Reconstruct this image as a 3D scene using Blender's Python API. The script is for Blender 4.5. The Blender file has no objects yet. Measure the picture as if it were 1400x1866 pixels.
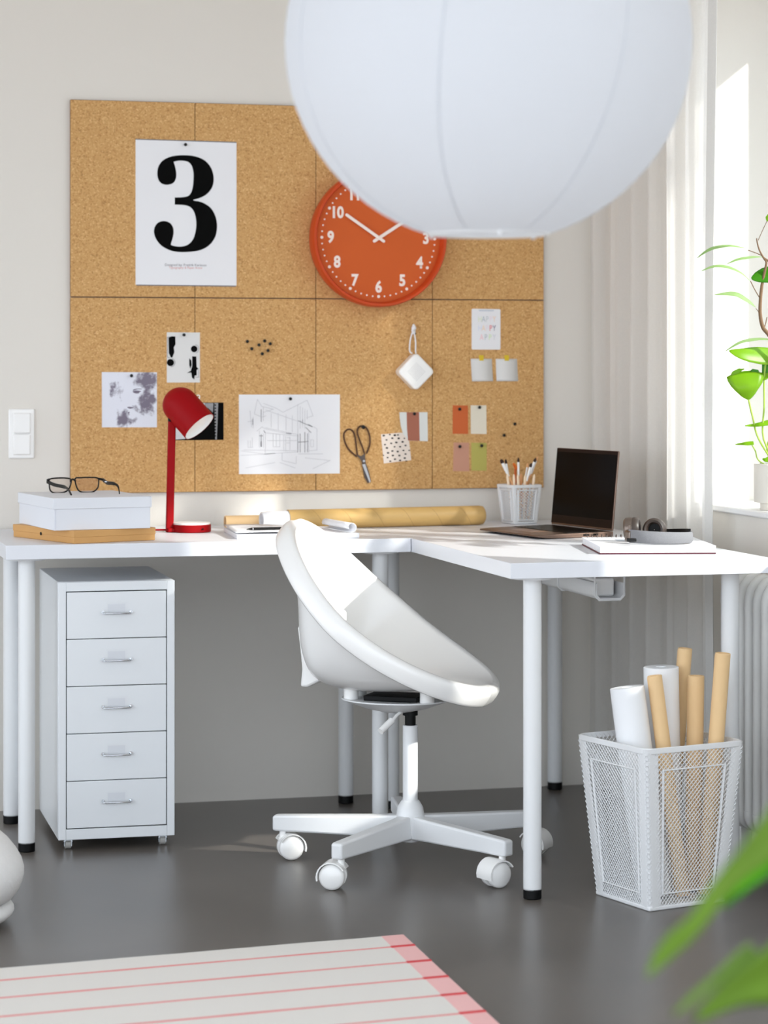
import bpy, bmesh, math, random
from mathutils import Vector, Matrix, noise
random.seed(7)
PI = math.pi
SC = bpy.context.scene
COL = SC.collection

# ------------------------------------------------------------------ camera geometry (used to measure places in the room)
F_PX, YAW, Y_H = 4521.0, .2581, 665.5
CAM = Vector((-.6302, -6.4912, 1.1591))
FW = Vector((math.sin(YAW), math.cos(YAW), 0)); RT = Vector((math.cos(YAW), -math.sin(YAW), 0)); UP = Vector((0, 0, 1))
def ray(px, py): return FW + RT * ((px - 700) / F_PX) + UP * ((Y_H - py) / F_PX)
def on(ax, c, px, py):
    r = ray(px, py); k = 'xyz'.index(ax); return CAM + r * ((c - CAM[k]) / r[k])
def dep(d, px, py): return CAM + ray(px, py) * d

# ------------------------------------------------------------------ materials
def lin(c):
    c /= 255.0
    return c / 12.92 if c <= .04045 else ((c + .055) / 1.055) ** 2.4
def rgb(r, g, b): return (lin(r), lin(g), lin(b), 1)
def mat(name, col, rough=.5, metal=0, var=.04, vscale=6, bump=0, bscale=200, trans=0, spec=.5, coat=0, stretch=None):
    m = bpy.data.materials.new(name); m.use_nodes = True
    nt = m.node_tree; n = nt.nodes; b = n['Principled BSDF']
    b.inputs['Roughness'].default_value = rough; b.inputs['Metallic'].default_value = metal
    b.inputs['Specular IOR Level'].default_value = spec
    if coat: b.inputs['Coat Weight'].default_value = coat; b.inputs['Coat Roughness'].default_value = .1
    tc = n.new('ShaderNodeTexCoord')
    src = tc.outputs['Object']
    if stretch:
        mp = n.new('ShaderNodeMapping'); mp.inputs['Scale'].default_value = stretch
        nt.links.new(src, mp.inputs['Vector']); src = mp.outputs['Vector']
    nz = n.new('ShaderNodeTexNoise'); nz.inputs['Scale'].default_value = vscale; nz.inputs['Detail'].default_value = 4
    nt.links.new(src, nz.inputs['Vector'])
    mx = n.new('ShaderNodeMix'); mx.data_type = 'RGBA'
    mx.inputs[6].default_value = tuple(max(0, x * (1 - var)) for x in col[:3]) + (1,)
    mx.inputs[7].default_value = tuple(min(1, x * (1 + var)) for x in col[:3]) + (1,)
    nt.links.new(nz.outputs['Fac'], mx.inputs[0]); nt.links.new(mx.outputs[2], b.inputs['Base Color'])
    if bump:
        bz = n.new('ShaderNodeTexNoise'); bz.inputs['Scale'].default_value = bscale
        nt.links.new(src, bz.inputs['Vector'])
        bp = n.new('ShaderNodeBump'); bp.inputs['Strength'].default_value = bump; bp.inputs['Distance'].default_value = .002
        nt.links.new(bz.outputs['Fac'], bp.inputs['Height']); nt.links.new(bp.outputs['Normal'], b.inputs['Normal'])
    if trans:
        tr = n.new('ShaderNodeBsdfTranslucent'); nt.links.new(mx.outputs[2], tr.inputs['Color'])
        ms = n.new('ShaderNodeMixShader'); ms.inputs[0].default_value = trans
        nt.links.new(b.outputs[0], ms.inputs[1]); nt.links.new(tr.outputs[0], ms.inputs[2])
        nt.links.new(ms.outputs[0], n['Material Output'].inputs[0])
    return m

W_WALL = mat('wall_paint', rgb(230, 225, 217), .75, var=.015, vscale=1.5, bump=.25, bscale=30)
W_CEIL = mat('ceiling_paint', rgb(240, 240, 238), .8, var=.01)
W_TRIM = mat('window_paint', rgb(240, 240, 240), .4, var=.01)
W_LAM = mat('white_laminate', rgb(228, 230, 236), .35, var=.01, bump=.03, bscale=400)
W_MET = mat('white_powder_coat', rgb(230, 231, 232), .38, var=.01, bump=.04, bscale=500)
W_CAB = mat('cabinet_lacquer', rgb(232, 235, 238), .32, var=.01)
W_PLA = mat('white_plastic', rgb(246, 245, 243), .25, var=.01, coat=.3)
W_PAP = mat('white_paper', rgb(240, 240, 243), .7, var=.01)
W_BOX = mat('white_card', rgb(228, 230, 236), .6, var=.012, bump=.05, bscale=300)
BLACK = mat('black_rubber', rgb(7, 7, 7), .5, var=.1, spec=.2)
BLKPL = mat('black_plastic', rgb(11, 9, 9), .3, var=.1, spec=.3)
INK = mat('black_ink', rgb(4, 4, 4), .8, var=.1, spec=.1)
CHROME = mat('chrome', rgb(205, 208, 212), .12, 1, var=.02)
RED = mat('red_lacquer', rgb(152, 2, 11), .5, var=.03, spec=.15)
ORANGE = mat('orange_plastic', rgb(208, 96, 44), .5, var=.03, spec=.15)
ORANGE_D = mat('orange_case', rgb(200, 72, 28), .4, var=.03, spec=.25)
CLOCKW = mat('cream_print', rgb(248, 232, 222), .5, var=.01)
KRAFT = mat('kraft_paper', rgb(234, 198, 148), .6, var=.06, vscale=14, bump=.05, bscale=200)
KBOX = mat('kraft_card', rgb(206, 156, 94), .6, var=.05, vscale=20, bump=.05, bscale=200)
BROWNM = mat('brown_metal', rgb(78, 46, 30), .4, .3, var=.1)
STEEL = mat('brushed_steel', rgb(196, 197, 202), .28, 1, var=.05, vscale=80)
DSTEEL = mat('dark_steel', rgb(96, 86, 82), .4, .8, var=.05)
CREAM = mat('cream_ceramic', rgb(226, 221, 210), .5, var=.03, vscale=40, bump=.05)
SOIL = mat('potting_soil', rgb(60, 45, 34), .95, var=.3, vscale=80, bump=.6)
LEAFM = mat('leaf_green', rgb(146, 194, 30), .35, var=.25, vscale=18, trans=.5)
LEAFD = mat('leaf_dark_green', rgb(70, 150, 14), .35, var=.3, vscale=14, trans=.4)
LEAFP = mat('leaf_pale_green', rgb(186, 214, 150), .35, var=.2, vscale=16, trans=.5)
LEAFF = mat('leaf_vivid_green', rgb(74, 104, 18), .45, var=.4, vscale=9, trans=.12)
STEMM = mat('stem_green', rgb(160, 190, 70), .45, var=.1)
BARK = mat('brown_bark', rgb(120, 92, 66), .8, var=.3, vscale=60, bump=.4)
COPPER = mat('bronze_aluminium', rgb(124, 102, 90), .36, .8, var=.03)
SCREEN = mat('dark_glass', rgb(5, 2, 2), .2, var=.1, spec=.04)
MAROON = mat('maroon_board', rgb(84, 22, 40), .5, var=.05)
GREYFAB = mat('grey_fabric', rgb(132, 132, 135), .9, var=.12, vscale=500, bump=.5, bscale=900)
BROWNL = mat('dark_leather', rgb(58, 48, 42), .42, var=.1, vscale=60, bump=.1)
GREYM = mat('grey_metal', rgb(120, 108, 100), .3, .8, var=.05)
TAPE = mat('yellow_tape', rgb(222, 190, 30), .5, var=.03)
SW_O = mat('orange_swatch', rgb(206, 100, 46), .7, var=.02)
SW_C = mat('cream_swatch', rgb(232, 224, 206), .7, var=.02)
SW_P = mat('pink_swatch', rgb(204, 150, 126), .7, var=.02)
SW_G = mat('olive_swatch', rgb(186, 178, 92), .7, var=.02)
STRIPE_W = mat('striped_card_white', rgb(228, 230, 226), .7, var=.01)
STRIPE_B = mat('striped_card_brown', rgb(172, 106, 84), .7, var=.03)
SPOT_C = mat('spotted_card_paper', rgb(240, 226, 214), .7, var=.01)
PENCIL_L = mat('pencil_grey', rgb(204, 204, 208), .8, var=.03)
PENCIL_D = mat('pencil_dark', rgb(120, 120, 126), .8, var=.1)
CARDG = mat('card_warm_white', rgb(226, 225, 223), .7, var=.01)
CAPT = mat('caption_grey', rgb(120, 118, 124), .8)
CAPR = mat('caption_red', rgb(216, 150, 146), .8)
WOODP = mat('brush_wood', rgb(232, 172, 118), .5, var=.08)
PENW = mat('pencil_cream', rgb(250, 226, 196), .5, var=.04)
PILE = mat('white_boucle', rgb(226, 224, 222), .95, var=.04, vscale=60, bump=.6, bscale=150)
BRIST = mat('brush_bristle', rgb(52, 30, 22), .8, var=.2)
TUBEM = mat('tube_card', rgb(206, 168, 104), .5, var=.09, vscale=24, bump=.04, stretch=(1, 4, 4))
PINKB = mat('rug_border_pink', rgb(238, 186, 184), .95, var=.06, vscale=300, bump=.5, bscale=500)
RUGW = mat('rug_white_weave', rgb(226, 222, 216), .95, var=.04, vscale=300, bump=.6, bscale=500)
RUGR = mat('rug_red_stripe', rgb(226, 140, 138), .95, var=.12, vscale=200, bump=.5, bscale=500)
RUGRR = mat('rug_red_band', rgb(214, 70, 76), .95, var=.1, vscale=200, bump=.5, bscale=500)
RADM = mat('radiator_enamel', rgb(222, 221, 218), .4, var=.01)

def cork_mat():
    m = bpy.data.materials.new('cork'); m.use_nodes = True; nt = m.node_tree; n = nt.nodes; L = nt.links
    b = n['Principled BSDF']; b.inputs['Roughness'].default_value = .85; b.inputs['Specular IOR Level'].default_value = .2
    tc = n.new('ShaderNodeTexCoord')
    v = n.new('ShaderNodeTexVoronoi'); v.inputs['Scale'].default_value = 300
    L.new(tc.outputs['Object'], v.inputs['Vector'])
    r = n.new('ShaderNodeValToRGB'); e = r.color_ramp.elements
    e[0].position = 0; e[0].color = rgb(186, 138, 84); e[1].position = 1; e[1].color = rgb(228, 188, 134)
    for p, c in ((.15, rgb(204, 158, 102)), (.55, rgb(209, 164, 108)), (.88, rgb(214, 170, 114))):
        x = e.new(p); x.color = c
    s = n.new('ShaderNodeSeparateColor'); L.new(v.outputs['Color'], s.inputs[0]); L.new(s.outputs[0], r.inputs[0])
    nz = n.new('ShaderNodeTexNoise'); nz.inputs['Scale'].default_value = 120; nz.inputs['Detail'].default_value = 4
    L.new(tc.outputs['Object'], nz.inputs['Vector'])
    r2 = n.new('ShaderNodeValToRGB'); e = r2.color_ramp.elements
    e[0].position = .3; e[0].color = (.72, .66, .58, 1); e[1].position = .40; e[1].color = (1, 1, 1, 1)
    L.new(nz.outputs['Fac'], r2.inputs[0])
    mx = n.new('ShaderNodeMix'); mx.data_type = 'RGBA'; mx.blend_type = 'MULTIPLY'; mx.inputs[0].default_value = .8
    L.new(r.outputs[0], mx.inputs[6]); L.new(r2.outputs[0], mx.inputs[7]); L.new(mx.outputs[2], b.inputs['Base Color'])
    bp = n.new('ShaderNodeBump'); bp.inputs['Strength'].default_value = .3; bp.inputs['Distance'].default_value = .001
    L.new(s.outputs[1], bp.inputs['Height']); L.new(bp.outputs['Normal'], b.inputs['Normal'])
    return m
CORK = cork_mat()
CORKE = mat('cork_edge', rgb(120, 78, 46), .9, var=.1, vscale=60)

def floor_mat():
    m = bpy.data.materials.new('polished_concrete'); m.use_nodes = True; nt = m.node_tree; n = nt.nodes; L = nt.links
    b = n['Principled BSDF']; b.inputs['Specular IOR Level'].default_value = .8; b.inputs['Specular Tint'].default_value = (.82, .92, 1, 1)
    tc = n.new('ShaderNodeTexCoord')
    nz = n.new('ShaderNodeTexNoise'); nz.inputs['Scale'].default_value = 2.6; nz.inputs['Detail'].default_value = 7; nz.inputs['Roughness'].default_value = .55
    L.new(tc.outputs['Object'], nz.inputs['Vector'])
    r = n.new('ShaderNodeValToRGB'); e = r.color_ramp.elements
    e[0].position = .15; e[0].color = rgb(84, 77, 71); e[1].position = .85; e[1].color = rgb(112, 105, 99)
    L.new(nz.outputs['Fac'], r.inputs[0]); L.new(r.outputs[0], b.inputs['Base Color'])
    mr = n.new('ShaderNodeMapRange'); mr.inputs['To Min'].default_value = .28; mr.inputs['To Max'].default_value = .36
    L.new(nz.outputs['Fac'], mr.inputs['Value']); L.new(mr.outputs[0], b.inputs['Roughness'])
    n2 = n.new('ShaderNodeTexNoise'); n2.inputs['Scale'].default_value = 40; n2.inputs['Detail'].default_value = 5
    L.new(tc.outputs['Object'], n2.inputs['Vector'])
    bp = n.new('ShaderNodeBump'); bp.inputs['Strength'].default_value = .01; bp.inputs['Distance'].default_value = .001
    L.new(n2.outputs['Fac'], bp.inputs['Height']); L.new(bp.outputs['Normal'], b.inputs['Normal'])
    return m
FLOORM = floor_mat()

def sheer_mat():
    m = bpy.data.materials.new('sheer_linen'); m.use_nodes = True; nt = m.node_tree; n = nt.nodes; L = nt.links
    n.remove(n['Principled BSDF'])
    tc = n.new('ShaderNodeTexCoord'); nz = n.new('ShaderNodeTexNoise'); nz.inputs['Scale'].default_value = 250
    L.new(tc.outputs['Object'], nz.inputs['Vector'])
    mx = n.new('ShaderNodeMix'); mx.data_type = 'RGBA'; mx.inputs[6].default_value = rgb(238, 236, 232); mx.inputs[7].default_value = rgb(246, 244, 241)
    L.new(nz.outputs['Fac'], mx.inputs[0])
    d = n.new('ShaderNodeBsdfDiffuse'); t = n.new('ShaderNodeBsdfTranslucent'); p = n.new('ShaderNodeBsdfTransparent')
    L.new(mx.outputs[2], d.inputs[0]); L.new(mx.outputs[2], t.inputs[0])
    a = n.new('ShaderNodeMixShader'); a.inputs[0].default_value = .5; L.new(d.outputs[0], a.inputs[1]); L.new(t.outputs[0], a.inputs[2])
    c = n.new('ShaderNodeMixShader'); c.inputs[0].default_value = .22; L.new(a.outputs[0], c.inputs[1]); L.new(p.outputs[0], c.inputs[2])
    L.new(c.outputs[0], n['Material Output'].inputs[0])
    return m
SHEER = sheer_mat()

def glass_mat(name, tint, refl):
    m = bpy.data.materials.new(name); m.use_nodes = True; nt = m.node_tree; n = nt.nodes; L = nt.links
    n.remove(n['Principled BSDF'])
    tc = n.new('ShaderNodeTexCoord'); nz = n.new('ShaderNodeTexNoise'); nz.inputs['Scale'].default_value = 3
    L.new(tc.outputs['Object'], nz.inputs['Vector'])
    mx = n.new('ShaderNodeMix'); mx.data_type = 'RGBA'; mx.inputs[6].default_value = tint; mx.inputs[7].default_value = tuple(min(1, x * 1.02) for x in tint[:3]) + (1,)
    L.new(nz.outputs['Fac'], mx.inputs[0])
    p = n.new('ShaderNodeBsdfTransparent'); g = n.new('ShaderNodeBsdfGlossy'); g.inputs['Roughness'].default_value = .02
    L.new(mx.outputs[2], p.inputs[0])
    a = n.new('ShaderNodeMixShader'); a.inputs[0].default_value = refl; L.new(p.outputs[0], a.inputs[1]); L.new(g.outputs[0], a.inputs[2])
    L.new(a.outputs[0], n['Material Output'].inputs[0])
    return m
GLASS = glass_mat('window_glass', (.97, .98, .98, 1), .04)
LENS = glass_mat('tinted_lens', (.92, .88, .85, 1), .03)
CLEAR = glass_mat('clear_plastic', (.985, .985, .99, 1), .03)

def lantern_mat():
    m = mat('rice_paper', rgb(226, 229, 234), .8, var=.012, vscale=5, trans=.5)
    nt = m.node_tree; n = nt.nodes; L = nt.links
    tc = n.new('ShaderNodeTexCoord'); w = n.new('ShaderNodeTexWave'); w.wave_type = 'BANDS'; w.bands_direction = 'Z'
    w.inputs['Scale'].default_value = 22; w.inputs['Distortion'].default_value = 1.2; w.inputs['Detail'].default_value = 2; w.inputs['Detail Scale'].default_value = .6
    L.new(tc.outputs['Object'], w.inputs['Vector'])
    bp = n.new('ShaderNodeBump'); bp.inputs['Strength'].default_value = .05; bp.inputs['Distance'].default_value = .004
    L.new(w.outputs['Fac'], bp.inputs['Height']); L.new(bp.outputs['Normal'], n['Principled BSDF'].inputs['Normal'])
    return m
RICE = lantern_mat()

def portrait_mat():
    m = bpy.data.materials.new('watercolour_portrait'); m.use_nodes = True; nt = m.node_tree; n = nt.nodes; L = nt.links
    b = n['Principled BSDF']; b.inputs['Roughness'].default_value = .7
    tc = n.new('ShaderNodeTexCoord'); last = None
    # soft washes (x, z, half width, half height) on the sheet, sheet half size .075
    for cx, cz, rx, rz, k in ((.046, .052, .03, .026, 1), (.046, .024, .012, .03, .9), (.044, -.012, .02, .03, 1), (.06, .0, .014, .016, .9),
                              (-.016, -.05, .018, .022, 1), (.004, -.056, .02, .012, .7), (-.044, .03, .012, .02, .75), (-.026, .022, .01, .034, .45), (.02, -.024, .012, .01, .7)):
        mp = n.new('ShaderNodeMapping'); mp.vector_type = 'POINT'
        mp.inputs['Location'].default_value = (-cx / rx, 0, -cz / rz); mp.inputs['Scale'].default_value = (1 / rx, 0, 1 / rz)
        L.new(tc.outputs['Object'], mp.inputs['Vector'])
        ln = n.new('ShaderNodeVectorMath'); ln.operation = 'LENGTH'; L.new(mp.outputs[0], ln.inputs[0])
        mr = n.new('ShaderNodeMapRange'); mr.inputs['From Min'].default_value = 1.5; mr.inputs['From Max'].default_value = .2
        mr.inputs['To Min'].default_value = 0; mr.inputs['To Max'].default_value = k; L.new(ln.outputs['Value'], mr.inputs['Value'])
        if last is None: last = mr.outputs[0]
        else:
            mm = n.new('ShaderNodeMath'); mm.operation = 'MAXIMUM'; L.new(last, mm.inputs[0]); L.new(mr.outputs[0], mm.inputs[1]); last = mm.outputs[0]
    nz = n.new('ShaderNodeTexNoise'); nz.inputs['Scale'].default_value = 55; nz.inputs['Detail'].default_value = 9; nz.inputs['Roughness'].default_value = .65
    L.new(tc.outputs['Object'], nz.inputs['Vector'])
    ad = n.new('ShaderNodeMath'); ad.operation = 'MULTIPLY_ADD'; ad.inputs[1].default_value = 2.0; L.new(nz.outputs['Fac'], ad.inputs[0]); ad.inputs[2].default_value = -1.0
    sm = n.new('ShaderNodeMath'); sm.operation = 'ADD'; L.new(last, sm.inputs[0]); L.new(ad.outputs[0], sm.inputs[1])
    r = n.new('ShaderNodeValToRGB'); e = r.color_ramp.elements
    e[0].position = .28; e[0].color = rgb(230, 232, 242); e[1].position = .7; e[1].color = rgb(124, 116, 132)
    L.new(sm.outputs[0], r.inputs[0]); L.new(r.outputs[0], b.inputs['Base Color'])
    return m
PORTRAIT = portrait_mat()

# ------------------------------------------------------------------ mesh helpers
MW = {}
def NB(): return bmesh.new()
def add_box(bm, c, s, rot=None):
    m = Matrix.Translation(c) @ (rot if rot is not None else Matrix.Identity(4)) @ Matrix.Diagonal((s[0], s[1], s[2], 1))
    bmesh.ops.create_cube(bm, size=1, matrix=m)
def frame_of(d):
    d = d.normalized(); a = Vector((0, 0, 1)) if abs(d.z) < .9 else Vector((1, 0, 0))
    u = d.cross(a).normalized(); return u, d.cross(u).normalized()
def rings(bm, rs, closed=False, cap=True):
    V = [[bm.verts.new(p) for p in r] for r in rs]
    n = len(V[0]); m = len(V)
    for i in range(m if closed else m - 1):
        a, b = V[i], V[(i + 1) % m]
        for k in range(n):
            bm.faces.new((a[k], a[(k + 1) % n], b[(k + 1) % n], b[k]))
    if cap and not closed:
        bm.faces.new(V[0][::-1]); bm.faces.new(V[-1])
    return V
def add_cyl(bm, p0, p1, r0, r1=None, n=24, cap=True):
    p0, p1 = Vector(p0), Vector(p1); r1 = r0 if r1 is None else r1
    u, v = frame_of(p1 - p0)
    rings(bm, [[p + (u * math.cos(2 * PI * k / n) + v * math.sin(2 * PI * k / n)) * r for k in range(n)] for p, r in ((p0, r0), (p1, r1))], cap=cap)
def add_tube(bm, pts, r, n=10, closed=False, cap=True, radii=None):
    pts = [Vector(p) for p in pts]; m = len(pts); rs = []; u = None
    for i, p in enumerate(pts):
        if closed: d = pts[(i + 1) % m] - pts[i - 1]
        else: d = pts[min(i + 1, m - 1)] - pts[max(i - 1, 0)]
        d.normalize()
        if u is None: u, v = frame_of(d)
        else:
            u = (u - d * u.dot(d)).normalized(); v = d.cross(u)
        rr = radii[i] if radii else r
        rs.append([p + (u * math.cos(2 * PI * k / n) + v * math.sin(2 * PI * k / n)) * rr for k in range(n)])
    rings(bm, rs, closed, cap)
def add_lathe(bm, prof, n=32, M=None, close_ends=True):
    M = M or Matrix.Identity(4); rs = []; 
    for r, z in prof: rs.append([M @ Vector((max(r, 1e-5) * math.cos(2 * PI * k / n), max(r, 1e-5) * math.sin(2 * PI * k / n), z)) for k in range(n)])
    rings(bm, rs, cap=close_ends)
def add_prism(bm, poly, thick):
    """poly: list of 3D points (planar); extruded by vector thick"""
    a = [bm.verts.new(p) for p in poly]; b = [bm.verts.new(Vector(p) + thick) for p in poly]; n = len(a)
    bm.faces.new(a); bm.faces.new(b[::-1])
    for k in range(n): bm.faces.new((a[k], b[k], b[(k + 1) % n], a[(k + 1) % n]))
def catmull(pts, k=4, closed=False):
    pts = [Vector(p) for p in pts]; out = []; n = len(pts)
    for i in range(n if closed else n - 1):
        g = lambda j: pts[j % n] if closed else pts[max(0, min(n - 1, j))]
        p0, p1, p2, p3 = g(i - 1), g(i), g(i + 1), g(i + 2)
        for s in range(k):
            t = s / k
            out.append(.5 * ((2 * p1) + (p2 - p0) * t + (2 * p0 - 5 * p1 + 4 * p2 - p3) * t * t + (3 * p1 - p0 - 3 * p2 + p3) * t ** 3))
    if not closed: out.append(pts[-1])
    return out
def ob(name, bm, m, parent=None, w=False, smooth=35, bevel=0, seg=2, subsurf=0, solid=0, recalc=True, wire=0):
    """one mesh object; w=True: the coordinates are world coordinates"""
    if recalc: bmesh.ops.recalc_face_normals(bm, faces=bm.faces)
    if w and parent is not None: bm.transform(MW[parent.name].inverted())
    if smooth:
        lim = math.radians(smooth)
        for f in bm.faces: f.smooth = True
        for e in bm.edges:
            if len(e.link_faces) == 2 and e.calc_face_angle(0) > lim: e.smooth = False
    me = bpy.data.meshes.new(name); bm.to_mesh(me); bm.free()
    me.materials.append(m)
    o = bpy.data.objects.new(name, me); COL.objects.link(o)
    if parent is not None: o.parent = parent
    MW[o.name] = MW[parent.name] if parent is not None else Matrix.Identity(4)
    if wire:
        x = o.modifiers.new('net', 'WIREFRAME'); x.thickness = wire; x.use_even_offset = False; x.use_replace = True
    if solid:
        x = o.modifiers.new('thickness', 'SOLIDIFY'); x.thickness = solid; x.offset = 0
    if bevel:
        x = o.modifiers.new('bevel', 'BEVEL'); x.width = bevel; x.segments = seg; x.limit_method = 'ANGLE'; x.angle_limit = math.radians(40); x.harden_normals = False
    if subsurf:
        x = o.modifiers.new('sub', 'SUBSURF'); x.levels = x.render_levels = subsurf
    return o
def tag(o, label, cat, group=None):
    o['label'] = label; o['category'] = cat
    if group: o['group'] = group
    return o
def thing(name, label, cat, loc=(0, 0, 0), rz=0, group=None, rot=None):
    o = bpy.data.objects.new(name, None); COL.objects.link(o); o.empty_display_size = .05
    o.location = loc; o.rotation_euler = rot if rot else (0, 0, rz)
    from mathutils import Euler
    MW[o.name] = Matrix.Translation(loc) @ (Euler(rot).to_matrix().to_4x4() if rot else Matrix.Rotation(rz, 4, 'Z'))
    return tag(o, label, cat, group)
def struct(name, bm, m, parent=None, **k):
    o = ob(name, bm, m, parent, **k)
    if parent is None: o['kind'] = 'structure'
    return o
def text_bm(body, size, M, off=0):
    cu = bpy.data.curves.new('t', 'FONT'); cu.body = body; cu.size = size; cu.align_x = 'CENTER'; cu.align_y = 'CENTER'; cu.offset = off; cu.resolution_u = 3
    o = bpy.data.objects.new('t', cu); COL.objects.link(o)
    dg = bpy.context.evaluated_depsgraph_get(); dg.update()
    me = bpy.data.meshes.new_from_object(o.evaluated_get(dg)); me.transform(M)
    bpy.data.objects.remove(o); bpy.data.curves.remove(cu)
    return me
def add_mesh(bm, me): bm.from_mesh(me); bpy.data.meshes.remove(me)
WALLM = Matrix.Rotation(PI / 2, 4, 'X')       # text in the XY plane -> upright, facing -Y

# ------------------------------------------------------------------ the room
XR, CEIL = 1.72, 2.62
bm = NB(); add_box(bm, (-1.0, -4.4, -.05), (6.2, 9.2, .1)); struct('floor', bm, FLOORM)
bm = NB(); add_box(bm, (-1.0, .05, CEIL / 2), (6.2, .1, CEIL)); struct('wall_back', bm, W_WALL)
bm = NB(); add_box(bm, (-1.0, -2.6, CEIL + .05), (6.2, 5.4, .1)); struct('ceiling', bm, W_CEIL)
NY0, NY1, NZ0, NZ1, NX = -.652, -2.47, .80, 2.36, 2.01
bm = NB(); T = .40
def wbox(y0, y1, z0, z1): add_box(bm, (XR + T / 2, (y0 + y1) / 2, (z0 + z1) / 2), (T, abs(y1 - y0), z1 - z0))
wbox(0.0, NY0, 0, CEIL); wbox(NY1, -5.4, 0, CEIL); wbox(NY0, NY1, 0, NZ0); wbox(NY0, NY1, NZ1, CEIL)
struct('wall_right', bm, W_WALL)
win = bpy.data.objects.new('window_1', None); COL.objects.link(win); win['kind'] = 'structure'; win.location = (NX + .02, (NY0 + NY1) / 2, NZ0); MW[win.name] = Matrix.Translation(win.location)
bm = NB(); fx = NX + .03; fw = .155; fh = NZ1 - 2.085; fb = .05
add_box(bm, (fx, NY0 - fw / 2, (NZ0 + NZ1) / 2), (.06, fw, NZ1 - NZ0)); add_box(bm, (fx, NY1 + fw / 2, (NZ0 + NZ1) / 2), (.06, fw, NZ1 - NZ0))
add_box(bm, (fx, (NY0 + NY1) / 2, NZ1 - fh / 2), (.06, NY0 - NY1 - 2 * fw, fh)); add_box(bm, (fx, (NY0 + NY1) / 2, NZ0 + fb / 2), (.06, NY0 - NY1 - 2 * fw, fb))
ob('window_frame', bm, W_TRIM, win, w=True, bevel=.004)
bm = NB(); add_box(bm, (fx + .01, (NY0 + NY1) / 2, (NZ0 + fb + NZ1 - fh) / 2), (.006, NY0 - NY1 - 2 * fw, NZ1 - NZ0 - fb - fh)); ob('window_pane', bm, GLASS, win, w=True)
bm = NB(); add_box(bm, ((XR - .012 + NX) / 2, (NY0 + NY1) / 2, NZ0 + .008), (NX - XR + .012, NY0 - NY1 - .004, .016)); ob('window_sill', bm, W_TRIM, win, w=True, bevel=.004)

# light switch on the back wall
sw0, sw1 = on('y', 0, 15, 745), on('y', 0, 62.5, 835.5)
cx, cz, sww, swh = (sw0.x + sw1.x) / 2, (sw0.z + sw1.z) / 2, sw1.x - sw0.x, sw0.z - sw1.z
t = thing('light_switch', 'white tall double wall switch left of the cork boards', 'light switch', (cx, 0, cz))
bm = NB(); add_box(bm, (0, -.004, 0), (sww, .008, swh)); ob('plate', bm, W_PLA, t, bevel=.004, seg=3)
for k in (1, -1):
    bm = NB(); add_box(bm, (0, -.011, k * swh * .215), (sww * .66, .008, swh * .41)); ob('rocker', bm, W_PLA, t, bevel=.003, seg=3)

# ------------------------------------------------------------------ cork boards
YB = -.012
wx = [.2319, .5625, .8913, 1.2161, 1.5349]; wz = [.8225, 1.3375, 1.8545]
cork_lab = {(0, 1): 'top left cork board, holding the sheet with the big black 3', (1, 1): 'top row cork board between the big black 3 and the orange clock',
            (2, 1): 'top row cork board behind the orange wall clock', (3, 1): 'top right cork board, mostly hidden by the paper lantern',
            (0, 0): 'bottom left cork board, holding the watercolour portrait print', (1, 0): 'bottom row cork board under the loose cluster of black pins',
            (2, 0): 'bottom row cork board with the hanging white speaker and the scissors', (3, 0): 'bottom right cork board with four paper swatches'}
for i in range(4):
    for j in (1, 0):
        g = .0012
        bm = NB(); add_box(bm, ((wx[i] + wx[i + 1]) / 2, YB / 2 + .0003, (wz[j] + wz[j + 1]) / 2), (wx[i + 1] - wx[i] - g, -YB + .0006, wz[j + 1] - wz[j] - g))
        o = ob('cork_board', bm, CORK, bevel=.001, seg=1); o.data.materials.append(CORKE)
        for f in o.data.polygons:
            if abs(f.normal.y) < .5: f.material_index = 1
        tag(o, cork_lab[(i, j)], 'cork board', 'cork boards on the wall')

def bp(px, py, y=YB): return on('y', y, px, py)
def sheet(name, label, cat, px, m, th=.0009, y=YB + .0003, group=None, partname='sheet'):
    """flat sheet pinned on the board; px: corner pixels measured on the wall"""
    P = [bp(u, v, y) for u, v in px]; c = sum(P, Vector()) / len(P)
    t = thing(name, label, cat, c, group=group)
    bm = NB(); add_prism(bm, P, Vector((0, -th, 0))); ob(partname, bm, m, t, w=True, smooth=0)
    return t
PY = YB - .0009      # prints lie on this plane
def print_polys(name, polys, m, t, scale=1, o=(0, 0), smoothk=0, y=PY, th=.0002, closed=True, label=None):
    bm = NB()
    for p in polys:
        P = [bp(o[0] + u / scale, o[1] + v / scale, y) for u, v in p]
        if smoothk: P = catmull(P, smoothk, True)
        add_prism(bm, P, Vector((0, -th, 0)))
    x = ob(name, bm, m, t, w=True, smooth=0)
    if label: x['label'] = label
    return x
def lines_bm(segs, scale, o, wpx, y=PY):
    bm = NB()
    for a, b in segs:
        A, B = bp(o[0] + a[0] / scale, o[1] + a[1] / scale, y), bp(o[0] + b[0] / scale, o[1] + b[1] / scale, y)
        d = (B - A)
        if d.length < 1e-6: continue
        nrm = d.normalized().cross(Vector((0, 1, 0))) * (wpx / 2 / 690)
        add_prism(bm, [A + nrm, B + nrm, B - nrm, A - nrm], Vector((0, -.00015, 0)))
    return bm
def circ(cx, cy, rx, ry=None, n=16, ph=0):
    ry = ry or rx
    return [(cx + rx * math.cos(2 * PI * k / n + ph), cy + ry * math.sin(2 * PI * k / n + ph)) for k in range(n)]

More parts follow.
